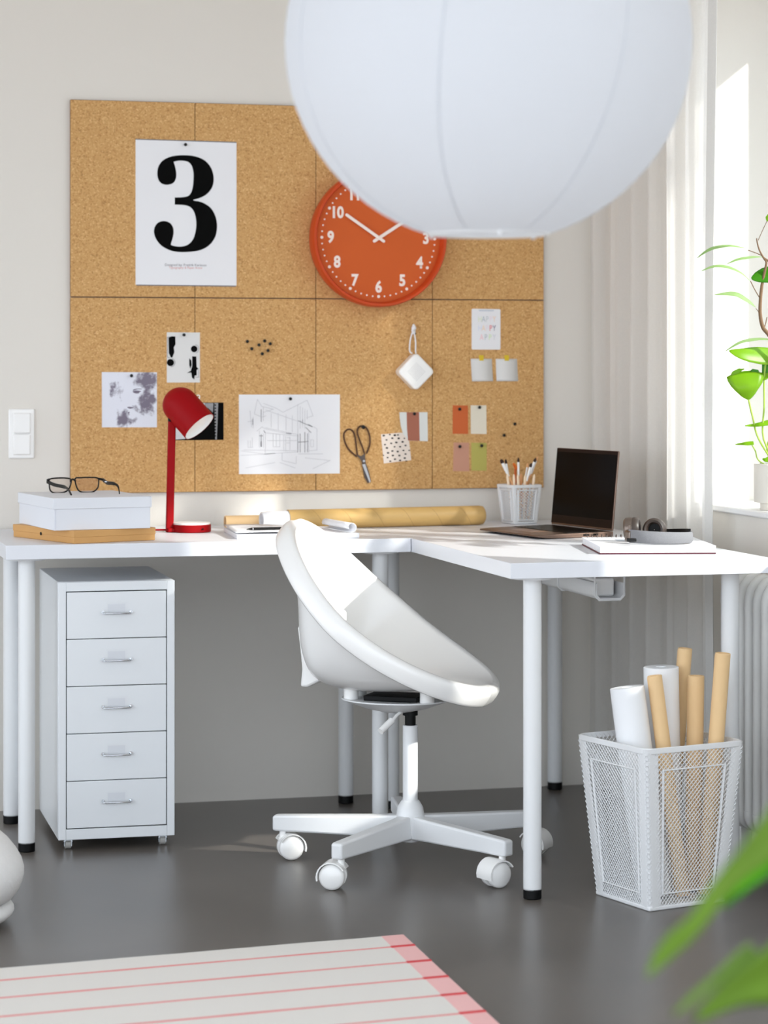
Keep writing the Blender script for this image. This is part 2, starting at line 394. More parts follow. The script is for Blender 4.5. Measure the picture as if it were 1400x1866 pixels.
# push pins
def pin_bm():
    bm = NB(); add_lathe(bm, [(.0012, 0), (.0012, .004), (.0028, .005), (.0026, .008), (.0044, .0095), (.0044, .011), (.003, .0118)], 14, Matrix.Rotation(PI / 2, 4, 'X'))
    return bm
PIN0 = ob('push_pin', pin_bm(), BLKPL); pin_used = []
def pin(px, py, label, tilt=0, y=YB - .0009, s=1):
    o = PIN0 if not pin_used else PIN0.copy()
    if pin_used: COL.objects.link(o)
    pin_used.append(1)
    o.location = bp(px, py, y + .0012); o.rotation_euler = (tilt * .6, 0, -tilt); o.scale = (s, s, s)
    tag(o, label, 'push pin', 'black push pins')

# calendar sheet with the big 3
t = sheet('calendar', 'white portrait calendar sheet with a big black 3', 'calendar', [(247, 254.5), (431, 260.5), (431, 520.5), (247, 518.5)], W_PAP, th=.0011)
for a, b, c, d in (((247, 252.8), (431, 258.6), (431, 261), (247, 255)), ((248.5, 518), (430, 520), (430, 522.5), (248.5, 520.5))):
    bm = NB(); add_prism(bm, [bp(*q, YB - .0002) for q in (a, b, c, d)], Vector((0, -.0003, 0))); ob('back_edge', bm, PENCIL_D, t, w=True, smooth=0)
three = [(523, 468), (528, 432), (552, 398), (600, 377), (660, 372), (717, 378), (767, 400), (799, 440), (811, 490), (803, 535), (777, 569), (745, 588), (712, 598), (707, 601), (712, 604), (750, 612),
         (795, 640), (821, 688), (828, 740), (818, 790), (788, 831), (740, 857), (670, 866), (604, 862), (550, 838), (518, 802), (506, 765), (511, 736), (529, 715), (557, 708), (585, 716), (602, 738),
         (606, 765), (601, 795), (592, 826), (596, 831), (612, 836), (645, 838), (680, 828), (706, 800), (719, 757), (722, 715), (714, 670), (695, 640), (665, 627), (616, 624), (612, 623.5), (612, 620), (612, 592), (612, 588), (616, 587.5), (655, 586),
         (685, 577), (702, 545), (708, 490), (706, 450), (695, 420), (675, 404), (640, 399), (612, 404), (607, 408), (615, 435), (620, 470), (615, 498), (600, 516), (571, 523), (545, 516), (529, 497)]
print_polys('numeral_print', [three], INK, t, 2.8, (100, 150), smoothk=3, y=YB - .0011)
for body, px, py, sz, m in (('Designed by: Fredrik Karlsson', 338.5, 483, .0092, CAPT), ('Typography & Paper Artist', 338.5, 488, .0082, CAPR)):
    bm = NB(); q = bp(px, py, YB - .0011); add_mesh(bm, text_bm(body, sz, Matrix.Translation(q) @ WALLM)); ob('caption', bm, m, t, w=True, smooth=0)
pin(337, 264, 'black push pin at the top of the big 3 calendar', y=YB - .001)

# exclamation mark print
t = sheet('art_card', 'white card with two brushed black exclamation marks, above the red lamp', 'art print', [(304, 605.5), (364.3, 606), (364.3, 697), (304, 697)], CARDG)
S, O = 5.6, (170, 590)
ex = [[(768, 142), (800, 128), (838, 130), (840, 210), (822, 240), (828, 290), (806, 345), (793, 345), (772, 300)],
      [(1010, 332), (1052, 334), (1055, 440), (1075, 460), (1056, 470), (1056, 525), (1035, 530), (1030, 568), (1008, 550), (1000, 498), (955, 502), (995, 480), (1010, 430)],
      [(980, 352), (1000, 372), (1004, 425), (990, 458), (980, 420)]]
print_polys('brush_marks', ex + [circ(788, 396, 37), circ(1030, 257, 34)], INK, t, S, O)
arc_ = lambda x, y, a, b, a0: [((x + a * math.cos(q), y + b * math.sin(q)), (x + a * math.cos(q + .3), y + b * math.sin(q + .3))) for q in [a0 + .3 * k for k in range(9)]]
for L in ([((758, 135), (758, 345)), ((758, 345), (785, 345)), ((758, 135), (790, 133))] + arc_(788, 396, 48, 44, -1.2), arc_(1034, 257, 44, 44, -1.4), [((1076, 470), (1076, 545)), ((1076, 545), (1040, 545))]):
    ob('outline_mark', lines_bm(L, S, O, .7), PENCIL_D, t, w=True, smooth=0)
pin(334.2, 610.3, 'black push pin holding the exclamation mark card')

# portrait print
t = sheet('portrait_print', 'pale violet watercolour print of a face, left end of the boards', 'art print', [(185.5, 678), (286, 678.5), (286, 778.7), (185.8, 778.7)], PORTRAIT)
S = 5.6
face = [[(402, 693), (425, 683), (455, 682), (492, 690), (470, 697), (468, 708), (440, 712), (415, 704)], [(405, 675), (440, 662), (490, 662), (495, 668), (450, 668), (410, 682)],
        [(345, 852), (370, 846), (400, 850), (420, 842), (402, 862), (370, 866)], [(395, 838), (412, 834), (405, 842)], [(348, 905), (372, 900), (362, 918)]]
WV = mat('wash_violet', rgb(120, 112, 128), .7)
print_polys('eye_mark', face[:2], WV, t, S, (170, 590), smoothk=2); print_polys('mouth_mark', face[2:], WV, t, S, (170, 590), smoothk=2)
pin(238.6, 684.6, 'black push pin holding the watercolour portrait')

# dark photo behind the lamp
t = sheet('photo_print', 'dark black and white photo print behind the red lamp', 'photo print', [(306, 734), (407.4, 733.5), (407.6, 801.5), (306, 802.5)], INK)
GP = mat('photo_grey', rgb(150, 150, 152), .6, var=.3, vscale=60); GW = mat('photo_white', rgb(214, 214, 216), .6, var=.1, vscale=50)
print_polys('light_area', [[(320, 760), (322, 773), (335, 791), (338, 797), (345, 799), (320, 801)]], GW, t); print_polys('light_area', [[(368, 734.5), (373.5, 734.5), (373.5, 741), (370, 740)]], GW, t)
print_polys('grey_areas', [[(374, 734.5), (389, 734.5), (388, 752), (380, 744), (374, 742)]], GP, t)
print_polys('film_strip', [[(391, 734.2), (397.5, 734.2), (396.5, 770), (395, 801), (392.5, 801), (391.5, 770)]] , GP, t, y=YB - .0010)
print_polys('film_holes', [[(391.5, 737 + 5.6 * k), (394, 737 + 5.6 * k), (394, 739.6 + 5.6 * k), (391.5, 739.6 + 5.6 * k)] for k in range(11)], INK, t, y=YB - .0013)
bm = NB(); c = bp(361, 722.5, YB); add_tube(bm, [c + Vector((.004 * math.cos(a), -.003, .004 * math.sin(a))) for a in [2.6 - .35 * k for k in range(14)]], .0014, 8)
add_tube(bm, [c + Vector((.004, -.003, -.002)), c + Vector((.003, -.003, -.006)), c + Vector((.0, 0, -.007))], .0014, 8)
tag(ob('wall_hook', bm, W_PLA, w=False), 'tiny white hook on the cork behind the red lamp shade', 'hook')

# cluster of pins and loose pins
cl = [((451, 621.4), 'leftmost upper pin of the heart-shaped black pin cluster'), ((480.4, 621.8), 'upper right hump pin of the heart-shaped black pin cluster'), ((491.8, 626), 'rightmost pin of the heart-shaped black pin cluster'),
      ((470.7, 628.6), 'middle notch pin of the heart-shaped black pin cluster'), ((458.6, 635), 'lower left pin of the heart-shaped black pin cluster'), ((486.4, 639.3), 'lower right pin of the heart-shaped black pin cluster'),
      ((477, 644.6), 'lowest pin at the point of the heart-shaped black pin cluster')]
for k, ((u, v), l) in enumerate(cl): pin(u, v, l, tilt=(.2, -.1, .1, 0, .15, -.1, .05)[k], y=YB)
pin(936.5, 772.5, 'upper of two stray black pins right of the swatches', y=YB); pin(917, 793, 'lower of two stray black pins right of the swatches', y=YB)

# house drawing
t = sheet('house_drawing', 'large white sheet with a pencil perspective sketch of a house', 'drawing', [(435.4, 719), (619.5, 718.8), (619.2, 862.8), (435.6, 864)], W_PAP)
S, O = 7.0, (430, 710)
faint = [((275, 125), (235, 310)), ((275, 125), (330, 215)), ((235, 310), (330, 350)), ((350, 175), (520, 240)), ((520, 240), (600, 290)), ((600, 290), (910, 135)), ((910, 135), (985, 335)), ((985, 335), (900, 360)),
         ((790, 185), (790, 800)), ((820, 210), (820, 500)), ((850, 230), (850, 480)), ((880, 250), (880, 500)), ((910, 260), (910, 380)), ((350, 220), (350, 400)), ((330, 215), (480, 250)), ((480, 250), (350, 290)), ((330, 350), (385, 335)),
         ((265, 530), (335, 475)), ((335, 475), (370, 500)), ((370, 485), (800, 575)), ((370, 500), (700, 570)), ((360, 550), (780, 590)), ((375, 540), (375, 820)), ((300, 520), (300, 740)), ((350, 560), (350, 740)),
         ((475, 560), (475, 730)), ((515, 560), (515, 730)), ((560, 575), (560, 730)), ((475, 730), (565, 730)), ((475, 560), (565, 572)), ((610, 580), (610, 780)), ((635, 590), (635, 790)), ((690, 600), (690, 770)), ((645, 680), (690, 680)), ((650, 610), (690, 615)),
         ((360, 822), (790, 795)), ((360, 822), (60, 780)), ((100, 770), (780, 780)), ((930, 530), (930, 800)), ((1035, 500), (1035, 775)), ((930, 780), (1035, 772)), ((955, 640), (955, 730)), ((990, 640), (990, 730)), ((955, 640), (990, 640)), ((955, 730), (990, 730)), ((1035, 500), (985, 470)),
         ((150, 410), (210, 400)), ((180, 270), (200, 480)), ((220, 350), (220, 490)), ((155, 650), (155, 740)), ((185, 650), (185, 740)), ((155, 740), (220, 735)), ((210, 610), (210, 735)), ((60, 840), (380, 822)), ((590, 810), (590, 905)), ((590, 905), (770, 945)), ((770, 850), (770, 945)), ((880, 870), (1200, 905)),
         ((120, 1000), (500, 930)), ((560, 930), (760, 1000)), ((980, 1010), (1210, 900)), ((400, 650), (780, 650)), ((450, 300), (450, 480)), ((540, 300), (540, 520)), ((640, 320), (640, 520)), ((720, 330), (720, 540)), ((380, 260), (780, 400)), ((800, 820), (1110, 820))]
dark = [((322, 250), (322, 410)), ((322, 570), (322, 730)), ((318, 660), (318, 730)), ((326, 660), (326, 730)), ((820, 560), (820, 800)), ((880, 540), (880, 800)), ((790, 575), (790, 800)), ((915, 560), (915, 800)), ((790, 670), (925, 662)), ((790, 400), (830, 405)), ((850, 380), (850, 430)), ((820, 410), (975, 475)),
        ((920, 440), (980, 475)), ((640, 555), (710, 562)), ((215, 370), (215, 450)), ((355, 520), (372, 548)), ((300, 590), (345, 590)), ((890, 480), (960, 550)), ((360, 824), (500, 812))]
bm = lines_bm(faint, S, O, .75); n0 = len(bm.faces); b2 = lines_bm(dark, S, O, .9, PY - .0002); me_ = bpy.data.meshes.new('x'); b2.to_mesh(me_); b2.free(); add_mesh(bm, me_); bm.faces.ensure_lookup_table()
for f in bm.faces[n0:]: f.material_index = 1
ob('pencil_lines', bm, PENCIL_L, t, w=True, smooth=0).data.materials.append(PENCIL_D)
pin(528, 726.6, 'black push pin holding the house sketch')

# scissors
S, O = 14.925, (615, 765)
def sp(u, v, d=.004):
    return bp(O[0] + u / S, O[1] + v / S, YB - d + .0022)
t = thing('scissors', 'dark bronze handled craft scissors hanging points down on the cork', 'scissors', sp(718, 1120))
bm = NB(); add_tube(bm, catmull([sp(*q) for q in ((545, 960), (530, 830), (500, 600), (465, 400), (410, 295), (310, 255), (210, 320), (175, 430), (205, 600), (300, 790), (430, 920), (530, 1000))], 4), .0021, 8)
ob('handle_loop', bm, BROWNM, t, w=True, smooth=60)
bm = NB(); add_tube(bm, catmull([sp(*q, .006) for q in ((730, 900), (690, 760), (610, 560), (550, 380), (545, 270), (610, 180), (700, 170), (800, 230), (870, 400), (890, 560), (870, 720), (795, 915))], 4), .0021, 8)
ob('handle_loop', bm, BROWNM, t, w=True, smooth=60)
bm = NB(); add_prism(bm, [sp(*q, .005) for q in ((545, 940), (600, 975), (650, 985), (705, 955), (740, 880), (750, 1000), (765, 1170), (850, 1400), (905, 1650), (880, 1715), (830, 1500), (740, 1210), (680, 1205), (640, 1090), (545, 985))], Vector((0, -.002, 0)))
add_prism(bm, [sp(*q, .003) for q in ((650, 1100), (720, 1200), (800, 1450), (860, 1715), (820, 1720), (730, 1560))], Vector((0, -.0018, 0)))
ob('pivot_plate', bm, DSTEEL, t, w=True, smooth=0)
bm = NB(); add_prism(bm, [sp(*q, .0072) for q in ((672, 1215), (750, 1200), (835, 1450), (903, 1670), (875, 1712), (800, 1530))], Vector((0, -.0012, 0))); ob('blade', bm, STEEL, t, w=True, smooth=0)
bm = NB(); c = sp(718, 1122, .007); add_cyl(bm, c, c + Vector((0, -.002, 0)), .003, n=14); ob('rivet', bm, STEEL, t, w=True)
pin(660.3, 778, 'black push pin from which the scissors hang', y=YB - .006, s=1.25)

# speckled card and striped card
t = sheet('pattern_card', 'cream card with black speckles between scissors and striped card', 'card', [(694.3, 791.5), (730, 788.5), (744, 789), (749.5, 838.5), (699.5, 844.5)], SPOT_C)
S, O = 6.433, (680, 570); rr = random.Random(3)
spots = [(125, 1440, 15), (197, 1427, 12), (255, 1435, 17), (292, 1432, 12), (158, 1490, 12), (226, 1470, 14), (300, 1472, 15), (368, 1472, 10), (213, 1530, 13), (273, 1520, 15), (347, 1513, 15), (140, 1545, 12), (163, 1584, 15), (252, 1570, 12), (318, 1570, 13), (381, 1555, 13), (227, 1620, 14), (289, 1626, 14),
         (357, 1613, 12), (424, 1613, 10), (176, 1642, 15), (232, 1673, 14), (309, 1673, 14), (381, 1656, 13), (122, 1672, 9), (171, 1697, 12), (257, 1716, 14), (317, 1730, 14), (372, 1703, 14), (202, 1740, 12), (390, 1738, 10)]
print_polys('speckles', [circ(u, v, r, r * .68, 9, rr.random()) for u, v, r in spots], INK, t, S, O)
P = [(308, 1165), (312, 1240), (325, 1330), (350, 1420), (405, 1480), (410, 1498), (640, 1505), (635, 1165)]
t = thing('pattern_card', 'white card with a wide brown stripe, under the hanging speaker', 'card', bp(752, 778))
yy = YB + .0003
bm = NB(); add_prism(bm, [bp(O[0] + u / S, O[1] + v / S, yy) for u, v in P], Vector((0, -.0027, 0))); ob('sheet', bm, STRIPE_W, t, w=True, smooth=0)
print_polys('stripe_print', [[(393, 1166), (540, 1166), (547, 1502), (410, 1497), (398, 1350)]], STRIPE_B, t, S, O, y=YB - .0025)
pin(753.7, 754, 'black push pin holding the brown striped card', y=YB - .0025)

# paper swatches
for lab, nm, q, m, pq, pl in (('orange paper swatch, upper left of the four', 0, [(825, 738.6), (852.8, 739), (853.3, 790.7), (825, 790.4)], SW_O, (838.5, 744), 'black push pin tilted in the orange swatch'),
                          ('cream paper swatch, upper right of the four', 1, [(857.9, 738.6), (886.3, 738.6), (886.8, 790.9), (858.2, 790.5)], SW_C, (872.6, 742), 'black push pin in the cream swatch'),
                          ('dusty pink paper swatch, lower left of the four', 2, [(827, 806.5), (854.8, 806.4), (855.3, 859), (825.5, 858.4)], SW_P, (838.8, 812), 'black push pin tilted in the pink swatch'),
                          ('olive green paper swatch, lower right of the four', 3, [(859, 806.6), (887, 807), (886.8, 858), (859.3, 857.6)], SW_G, (876.5, 811.8), 'black push pin in the olive green swatch')):
    tt = sheet('colour_swatch', lab + ' pinned swatches', 'swatch', q, m, group='paper colour swatches')
    pin(*pq, pl, tilt=.35 if nm in (0, 2) else .05)

# happy card
t = sheet('greeting_card', 'white card with pale HAPPY lettering, top right of the lower boards', 'card', [(861, 562.6), (910.5, 563.3), (912, 565), (912, 635.5), (910.5, 637.2), (861, 637), (859.6, 635.5), (859.6, 564.4)], W_PAP, th=.0013)
cols = {'a': rgb(226, 236, 206), 'b': rgb(190, 198, 202), 'c': rgb(205, 210, 214), 'd': rgb(244, 214, 196), 'e': rgb(220, 226, 244), 'f': rgb(248, 222, 196), 'g': rgb(226, 84, 96), 'h': rgb(120, 110, 140), 'i': rgb(246, 204, 210), 'j': rgb(214, 236, 190), 'k': rgb(214, 214, 224), 'l': rgb(240, 228, 236)}
hm = {k: mat('letter_tint_' + str(i), v, .8) for i, (k, v) in enumerate(cols.items())}
rows = ((582, 'HAPPY', 'abcld', 876), (598.5, 'HAPPY', 'eflgh', 876), (615, 'APPY', 'ibjk', 879))
byk = {}
for py, wd, ks, x0 in rows:
    st = (902 - x0) / (len(wd) - 1)
    for k, ch in enumerate(wd): byk.setdefault(ks[k], []).append((ch, x0 + st * k - 1, py))
for k, L in byk.items():
    for ch, u, v in L:
        bm = NB(); add_mesh(bm, text_bm(ch, .0225, Matrix.Translation(bp(u, v, YB - .0014)) @ WALLM @ Matrix.Diagonal((.72, 1, 1, 1)))); ob('letter', bm, hm[k], t, w=True, smooth=0)
bm = NB(); add_prism(bm, [bp(*q, YB - .0013) for q in ((873, 564.5), (900, 564.8), (900, 567.2), (873, 567))], Vector((0, -.001, 0))); ob('clip', bm, mat('clip_grey', rgb(206, 212, 222), .4), t, w=True, smooth=0)

# two notes with yellow tape
for q, tq, lab in (([(858, 653.8), (896.5, 653.8), (898.3, 694.6), (860, 695)], (877.5, 652.3), 'blank white note with yellow tape, left of the pair'), ([(903.6, 654), (942.3, 654), (944, 694.6), (904.6, 694.6)], (923.6, 652.3), 'blank white note with yellow tape, right of the pair')):
    P = [bp(u, v, YB + .0004) for u, v in q]
    t = thing('paper_note', lab, 'note', sum(P, Vector()) / 4, group='blank notes on the cork')
    bm = NB(); N = 8; V = []
    for i in range(N + 1):
        f = i / N; a = P[0].lerp(P[3], f); b = P[1].lerp(P[2], f); d = Vector((0, -.0006 - .0022 * f ** 2.5, 0))
        V.append((bm.verts.new(a + d), bm.verts.new(a.lerp(b, .5) + d * .7), bm.verts.new(b + d)))
    for i in range(N):
        for k in (0, 1): bm.faces.new((V[i][k], V[i][k + 1], V[i + 1][k + 1], V[i + 1][k]))
    ob('sheet', bm, CARDG, t, w=True, solid=.0004)
    u, v = tq; bm = NB(); add_prism(bm, [bp(u + a, v + b, YB - .0012) for a, b in ((-4.5, -5), (4, -5), (4.3, 5), (-3.8, 5))], Vector((0, -.0003, 0))); ob('tape', bm, TAPE, t, w=True, smooth=0)

# hanging speaker
c = bp(755.4, 677.3, YB - .022)
t = thing('portable_speaker', 'small white square speaker hanging cornerwise from a loop on the cork', 'speaker', c)
R45 = Matrix.Rotation(PI / 4, 4, 'Y')
rsq = []
for sx_, sz_, a0 in ((1, 1, 0), (-1, 1, 1), (-1, -1, 2), (1, -1, 3)):
    for q in range(7): a = (a0 + q / 6) * PI / 2; rsq.append(R45 @ Vector((sx_ * .0253 + .012 * math.cos(a), .021, sz_ * .0253 + .012 * math.sin(a))))
bm = NB(); add_prism(bm, rsq, Vector((0, -.042, 0))); o = ob('body', bm, W_PLA, t, bevel=.005, seg=4)
bm = NB()
for i in range(-4, 5):
    for j in range(-4, 5):
        p = R45 @ Vector((i * .0042, 0, j * .0042)); add_cyl(bm, p + Vector((0, -.0205, 0)), p + Vector((0, -.0213, 0)), .0009, n=8)
ob('grille', bm, mat('speaker_holes', rgb(186, 184, 186), .7), t)
bm = NB()
k0 = bp(753.5, 600, YB - .014)
top = c + Vector((0, 0, .05))
L0 = [top + Vector((-.006, 0, 0)), bp(747, 640, YB - .018), bp(747.5, 622, YB - .016), bp(751.5, 606, YB - .014)]
L1 = [top + Vector((.005, 0, 0)), bp(757.5, 640, YB - .018), bp(757.5, 622, YB - .016), bp(755, 606, YB - .014)]
for L in (L0, L1): add_tube(bm, catmull(L, 5), .0021, 8)
add_tube(bm, catmull([bp(752, 608, YB - .013), bp(755.5, 603, YB - .010), bp(752, 598, YB - .014), bp(756, 596, YB - .016), bp(753, 591.5, YB - .013)], 5), .0033, 8)
add_tube(bm, catmull([bp(756, 607, YB - .015), bp(751.5, 602, YB - .017), bp(757, 598.5, YB - .013), bp(751.5, 594.5, YB - .012)], 5), .003, 8)
ob('hanging_loop', bm, W_PAP, t, w=True, smooth=60)
pin(753.6, 607.5, 'black push pin carrying the loop of the speaker', y=YB - .004, s=1)

# ------------------------------------------------------------------ wall clock
cc = bp(682, 435.5, YB)
t = thing('wall_clock', 'round orange wall clock with white numerals, partly behind the paper lantern', 'clock', cc)
CM = Matrix.Rotation(PI / 2, 4, 'X')   # lathe z -> -Y
bm = NB(); add_lathe(bm, [(.172, -.0005), (.181, .004), (.185, .03), (.185, .066), (.1825, .072), (.177, .072), (.173, .066), (.171, .047), (.160, .046), (.0, .046)], 96, CM); ob('case', bm, ORANGE_D, t, smooth=40)
bm = NB(); add_lathe(bm, [(0, .0465), (.1715, .0465), (.1715, .0475), (0, .0475)], 96, CM); ob('dial', bm, ORANGE, t)
ZD = .0477
def cpos(a, r, z=ZD): return Vector((r * math.sin(a), -z, r * math.cos(a)))
bm = NB()
for k in range(60):
    r = .0042 if k % 5 == 0 else .0024; p = cpos(k * PI / 30, .1565); add_cyl(bm, p, p + Vector((0, -.0004, 0)), r, n=12)
ob('minute_dots', bm, CLOCKW, t)
for k in range(1, 13):
    bm = NB(); p = cpos(k * PI / 6, .132); add_mesh(bm, text_bm(str(k), .042, Matrix.Translation(p) @ WALLM @ Matrix.Diagonal((.86, 1, 1, 1)), .0017)); ob('numeral', bm, CLOCKW, t, smooth=0)
def hand(name, a, l0, l1, w, z):
    bm = NB(); d = cpos(a, 1, 0); s = Vector((d.z, 0, -d.x)); P = []
    for k in range(9): q = -PI / 2 + PI * k / 8; P.append(d * (l1 + w * math.cos(q)) + s * w * math.sin(q))
    for k in range(9): q = PI / 2 + PI * k / 8; P.append(d * (-l0 + w * math.cos(q)) + s * w * math.sin(q))
    add_prism(bm, [p + Vector((0, -z, 0)) for p in P], Vector((0, -.0015, 0))); return ob(name, bm, CLOCKW, t, smooth=0)
hand('hour_hand', math.radians(57), .015, .078, .0043, .050); hand('minute_hand', math.radians(-56), .015, .108, .004, .053)
bm = NB(); add_cyl(bm, (0, -.046, 0), (0, -.056, 0), .004, n=16); ob('hub', bm, CLOCKW, t)

# ------------------------------------------------------------------ desks
TZ, UZ = .734, .700
def desk_leg(t, x, y):
    bm = NB(); add_lathe(bm, [(.020, .02), (.020, .690), (.0195, .6935)], 32, Matrix.Translation((x, y, 0))); l = ob('leg', bm, W_MET, t, w=True)
    bm = NB(); add_lathe(bm, [(.0185, 0), (.020, .002), (.020, .022)], 32, Matrix.Translation((x, y, 0))); ob('foot', bm, BLACK, l, w=True)
    bm = NB(); add_lathe(bm, [(.024, .6935), (.045, .695), (.045, UZ - .0002)], 24, Matrix.Translation((x, y, 0))); ob('mount_plate', bm, W_MET, l, w=True)
def desk(name, label, x0, x1, y0, y1, legs):
    t = thing(name, label, 'desk', ((x0 + x1) / 2, (y0 + y1) / 2, 0))
    bm = NB(); add_box(bm, ((x0 + x1) / 2, (y0 + y1) / 2, (TZ + UZ) / 2), (x1 - x0, y1 - y0, TZ - UZ)); ob('tabletop', bm, W_LAM, t, w=True, bevel=.0012, seg=2)
    for l in legs: desk_leg(t, *l)
    return t
XI = .9905
desk('desk', 'white desk along the wall under the cork boards, drawers beneath its left end', -.0005, XI - .0008, -.6142, -.012, [(.0558, -.5517), (.0601, -.1787), (XI - .0625, -.552), (.9493, -.1122)])
desk('desk', 'white desk reaching forward from the wall at right, carrying the laptop', XI + .0008, 1.594, -1.415, -.012, [(1.0586, -1.3582), (1.5347, -1.3244), (1.5532, -.0516), (1.0477, -.214)])

# cable tray with a power strip
t = thing('cable_tray', 'white wire tray hung under the right desk', 'cable tray', (1.325, -.86, .62))
bm = NB(); pr = [(-.034, .035), (-.034, .008), (-.026, 0), (.026, 0), (.034, .008), (.034, .035)]
x0_, yA, yB_ = 1.332, -1.10, -.55
rs = [[Vector((x0_ + a, y, .620 + b)) for a, b in pr] + [Vector((x0_ + a * .93, y, .6225 + b)) for a, b in pr[::-1]] for y in (yA, yB_)]
rings(bm, rs); ob('trough', bm, W_MET, t, w=True, smooth=50)
for yy_ in (yA + .004, -.83, yB_ - .004):
    bm = NB(); add_tube(bm, [(x0_ + .036, yy_, UZ - .0012), (x0_ + .036, yy_, .628), (x0_ + .026, yy_, .618), (x0_ - .026, yy_, .618), (x0_ - .036, yy_, .628), (x0_ - .036, yy_, UZ - .0012)], .0024, 8)
    ob('hanger', bm, W_MET, t, w=True, smooth=60)
bm = NB(); add_box(bm, (x0_, -.86, .644), (.05, .40, .042)); o = tag(ob('power_strip', bm, W_PLA, bevel=.005, seg=3), 'white power strip lying in the tray under the right desk', 'power strip')

# ------------------------------------------------------------------ drawer unit on casters
HA = math.radians(-.93); HW, HD, HZ0, HZ1 = .28, .43, .026, .641
t = thing('drawer_unit', 'narrow white metal five-drawer cabinet on casters under the left desk', 'drawer cabinet', (.1283, -.5757, 0), HA)
bm = NB(); th = .0012; fr = .0185
add_box(bm, (HW / 2, HD / 2 + .01, (HZ0 + HZ1) / 2), (HW, HD - .02, HZ1 - HZ0))
add_box(bm, (fr / 2, .005, (HZ0 + HZ1) / 2), (fr, .0101, HZ1 - HZ0)); add_box(bm, (HW - fr / 2, .005, (HZ0 + HZ1) / 2), (fr, .0101, HZ1 - HZ0))
add_box(bm, (HW / 2, .005, HZ1 - .011), (HW - 2 * fr, .0101, .022)); add_box(bm, (HW / 2, .005, HZ0 + .0125), (HW - 2 * fr, .0101, .025))
body = ob('body', bm, W_CAB, t, bevel=.0012)
bm = NB(); add_box(bm, (HW / 2, .0084, (HZ0 + HZ1) / 2), (HW - 2 * fr, .003, HZ1 - HZ0 - .047)); ob('drawer_gap', bm, BLACK, t)
dz0, dz1 = HZ0 + .0265, HZ1 - .0235; dh = (dz1 - dz0) / 5
for k in range(5):
    za, zb = dz0 + k * dh + .0009, dz0 + (k + 1) * dh - .0009; zc = (za + zb) / 2
    bm = NB(); add_box(bm, (HW / 2, .0035, zc), (HW - 2 * fr - .004, .008, zb - za)); d = ob('drawer', bm, W_CAB, t, bevel=.0014)
    hz = zc + .0065
    bm = NB(); add_tube(bm, [(HW / 2 - .0335, -.0005, hz), (HW / 2 - .033, -.009, hz - .001), (HW / 2 - .031, -.013, hz - .002), (HW / 2 - .027, -.0145, hz - .002), (HW / 2 + .027, -.0145, hz - .002), (HW / 2 + .031, -.013, hz - .002), (HW / 2 + .033, -.009, hz - .001), (HW / 2 + .0335, -.0005, hz)], .0021, 8)
    for s in (-1, 1): add_cyl(bm, (HW / 2 + s * .0335, -.0004, hz), (HW / 2 + s * .0335, -.0022, hz), .0042, n=14)
    ob('handle', bm, CHROME, d, smooth=60)
    bm = NB(); add_box(bm, (HW / 2, -.0012, hz + .0085), (.05, .0016, .031)); lh = ob('label_holder', bm, CLEAR, d)
    bm = NB(); add_box(bm, (HW / 2 - .001, -.00045, hz + .0075), (.042, .0004, .024)); ob('label_card', bm, mat('label_card_grey', rgb(224, 227, 232), .6), d)
for x, y in ((.026, .03), (HW - .026, .03), (.026, HD - .03), (HW - .026, HD - .03)):
    bm = NB(); add_box(bm, (x, y, HZ0 - .0013), (.03, .03, .0026)); add_box(bm, (x - .0085, y, .016), (.0014, .012, .019)); add_box(bm, (x + .0085, y, .016), (.0014, .012, .019)); add_box(bm, (x, y - .006, .0215), (.02, .006, .007)); add_cyl(bm, (x - .013, y, .013), (x + .013, y, .013), .002, n=8)
    ct = ob('caster', bm, CHROME, t)
    bm = NB(); add_cyl(bm, (x - .0065, y, .0125), (x + .0065, y, .0125), .0125, n=20); ob('wheel', bm, mat('caster_grey', rgb(176, 174, 170), .5), ct)

# ------------------------------------------------------------------ swivel chair
CHX, CHY, CHA = .897, -.945, math.radians(-33)
t = thing('swivel_chair', 'white moulded bucket swivel chair on a five-star base at the desk corner', 'chair', (CHX, CHY, 0), CHA)
A0, A1 = Vector((-.272, 0, .784)), Vector((.190, 0, .424)); EP = (A1 - A0); LEN = EP.length; EP.normalize(); EN = Vector((-EP.z, 0, EP.x))
tk = [0, .1, .22, .33, .42, .5, .6, .73, .87, 1]; dk = [0, .046, .102, .166, .196, .190, .160, .108, .050, 0]
def interp(x, xs, ys):
    for i in range(len(xs) - 1):
        if x <= xs[i + 1] + 1e-9:
            h = xs[i + 1] - xs[i]; u = (x - xs[i]) / h
            m = lambda j: (ys[min(j + 1, len(ys) - 1)] - ys[max(j - 1, 0)]) / (xs[min(j + 1, len(xs) - 1)] - xs[max(j - 1, 0)])
            return (2 * u ** 3 - 3 * u * u + 1) * ys[i] + (u ** 3 - 2 * u * u + u) * h * m(i) + (-2 * u ** 3 + 3 * u * u) * ys[i + 1] + (u ** 3 - u * u) * h * m(i + 1)
    return ys[-1]
def halfw(s):
    W = .165 + .048 * min(1, s * 2.2) - .022 * max(0, s - .5) / .5
    return W * (max(0, 1 - abs(2 * s - 1) ** 2.7)) ** (1 / 2.2)
NT, NV = 44, 28
bm = NB(); grid = []
for i in range(NT + 1):
    s = .004 + .992 * (1 - math.cos(PI * i / NT)) / 2; row = []; w_ = halfw(s); D = interp(s, tk, dk)
    for j in range(NV + 1):
        v = math.sin((-1 + 2 * j / NV) * PI / 2)
        g = abs(v) ** 3.0
        ybow = -.046 * math.sin(PI * s)
        p = A0 + EP * (LEN * s) - EN * (D * (1 - g)) + EN * ybow + Vector((0, w_ * v, 0))
        row.append(bm.verts.new(p))
    grid.append(row)
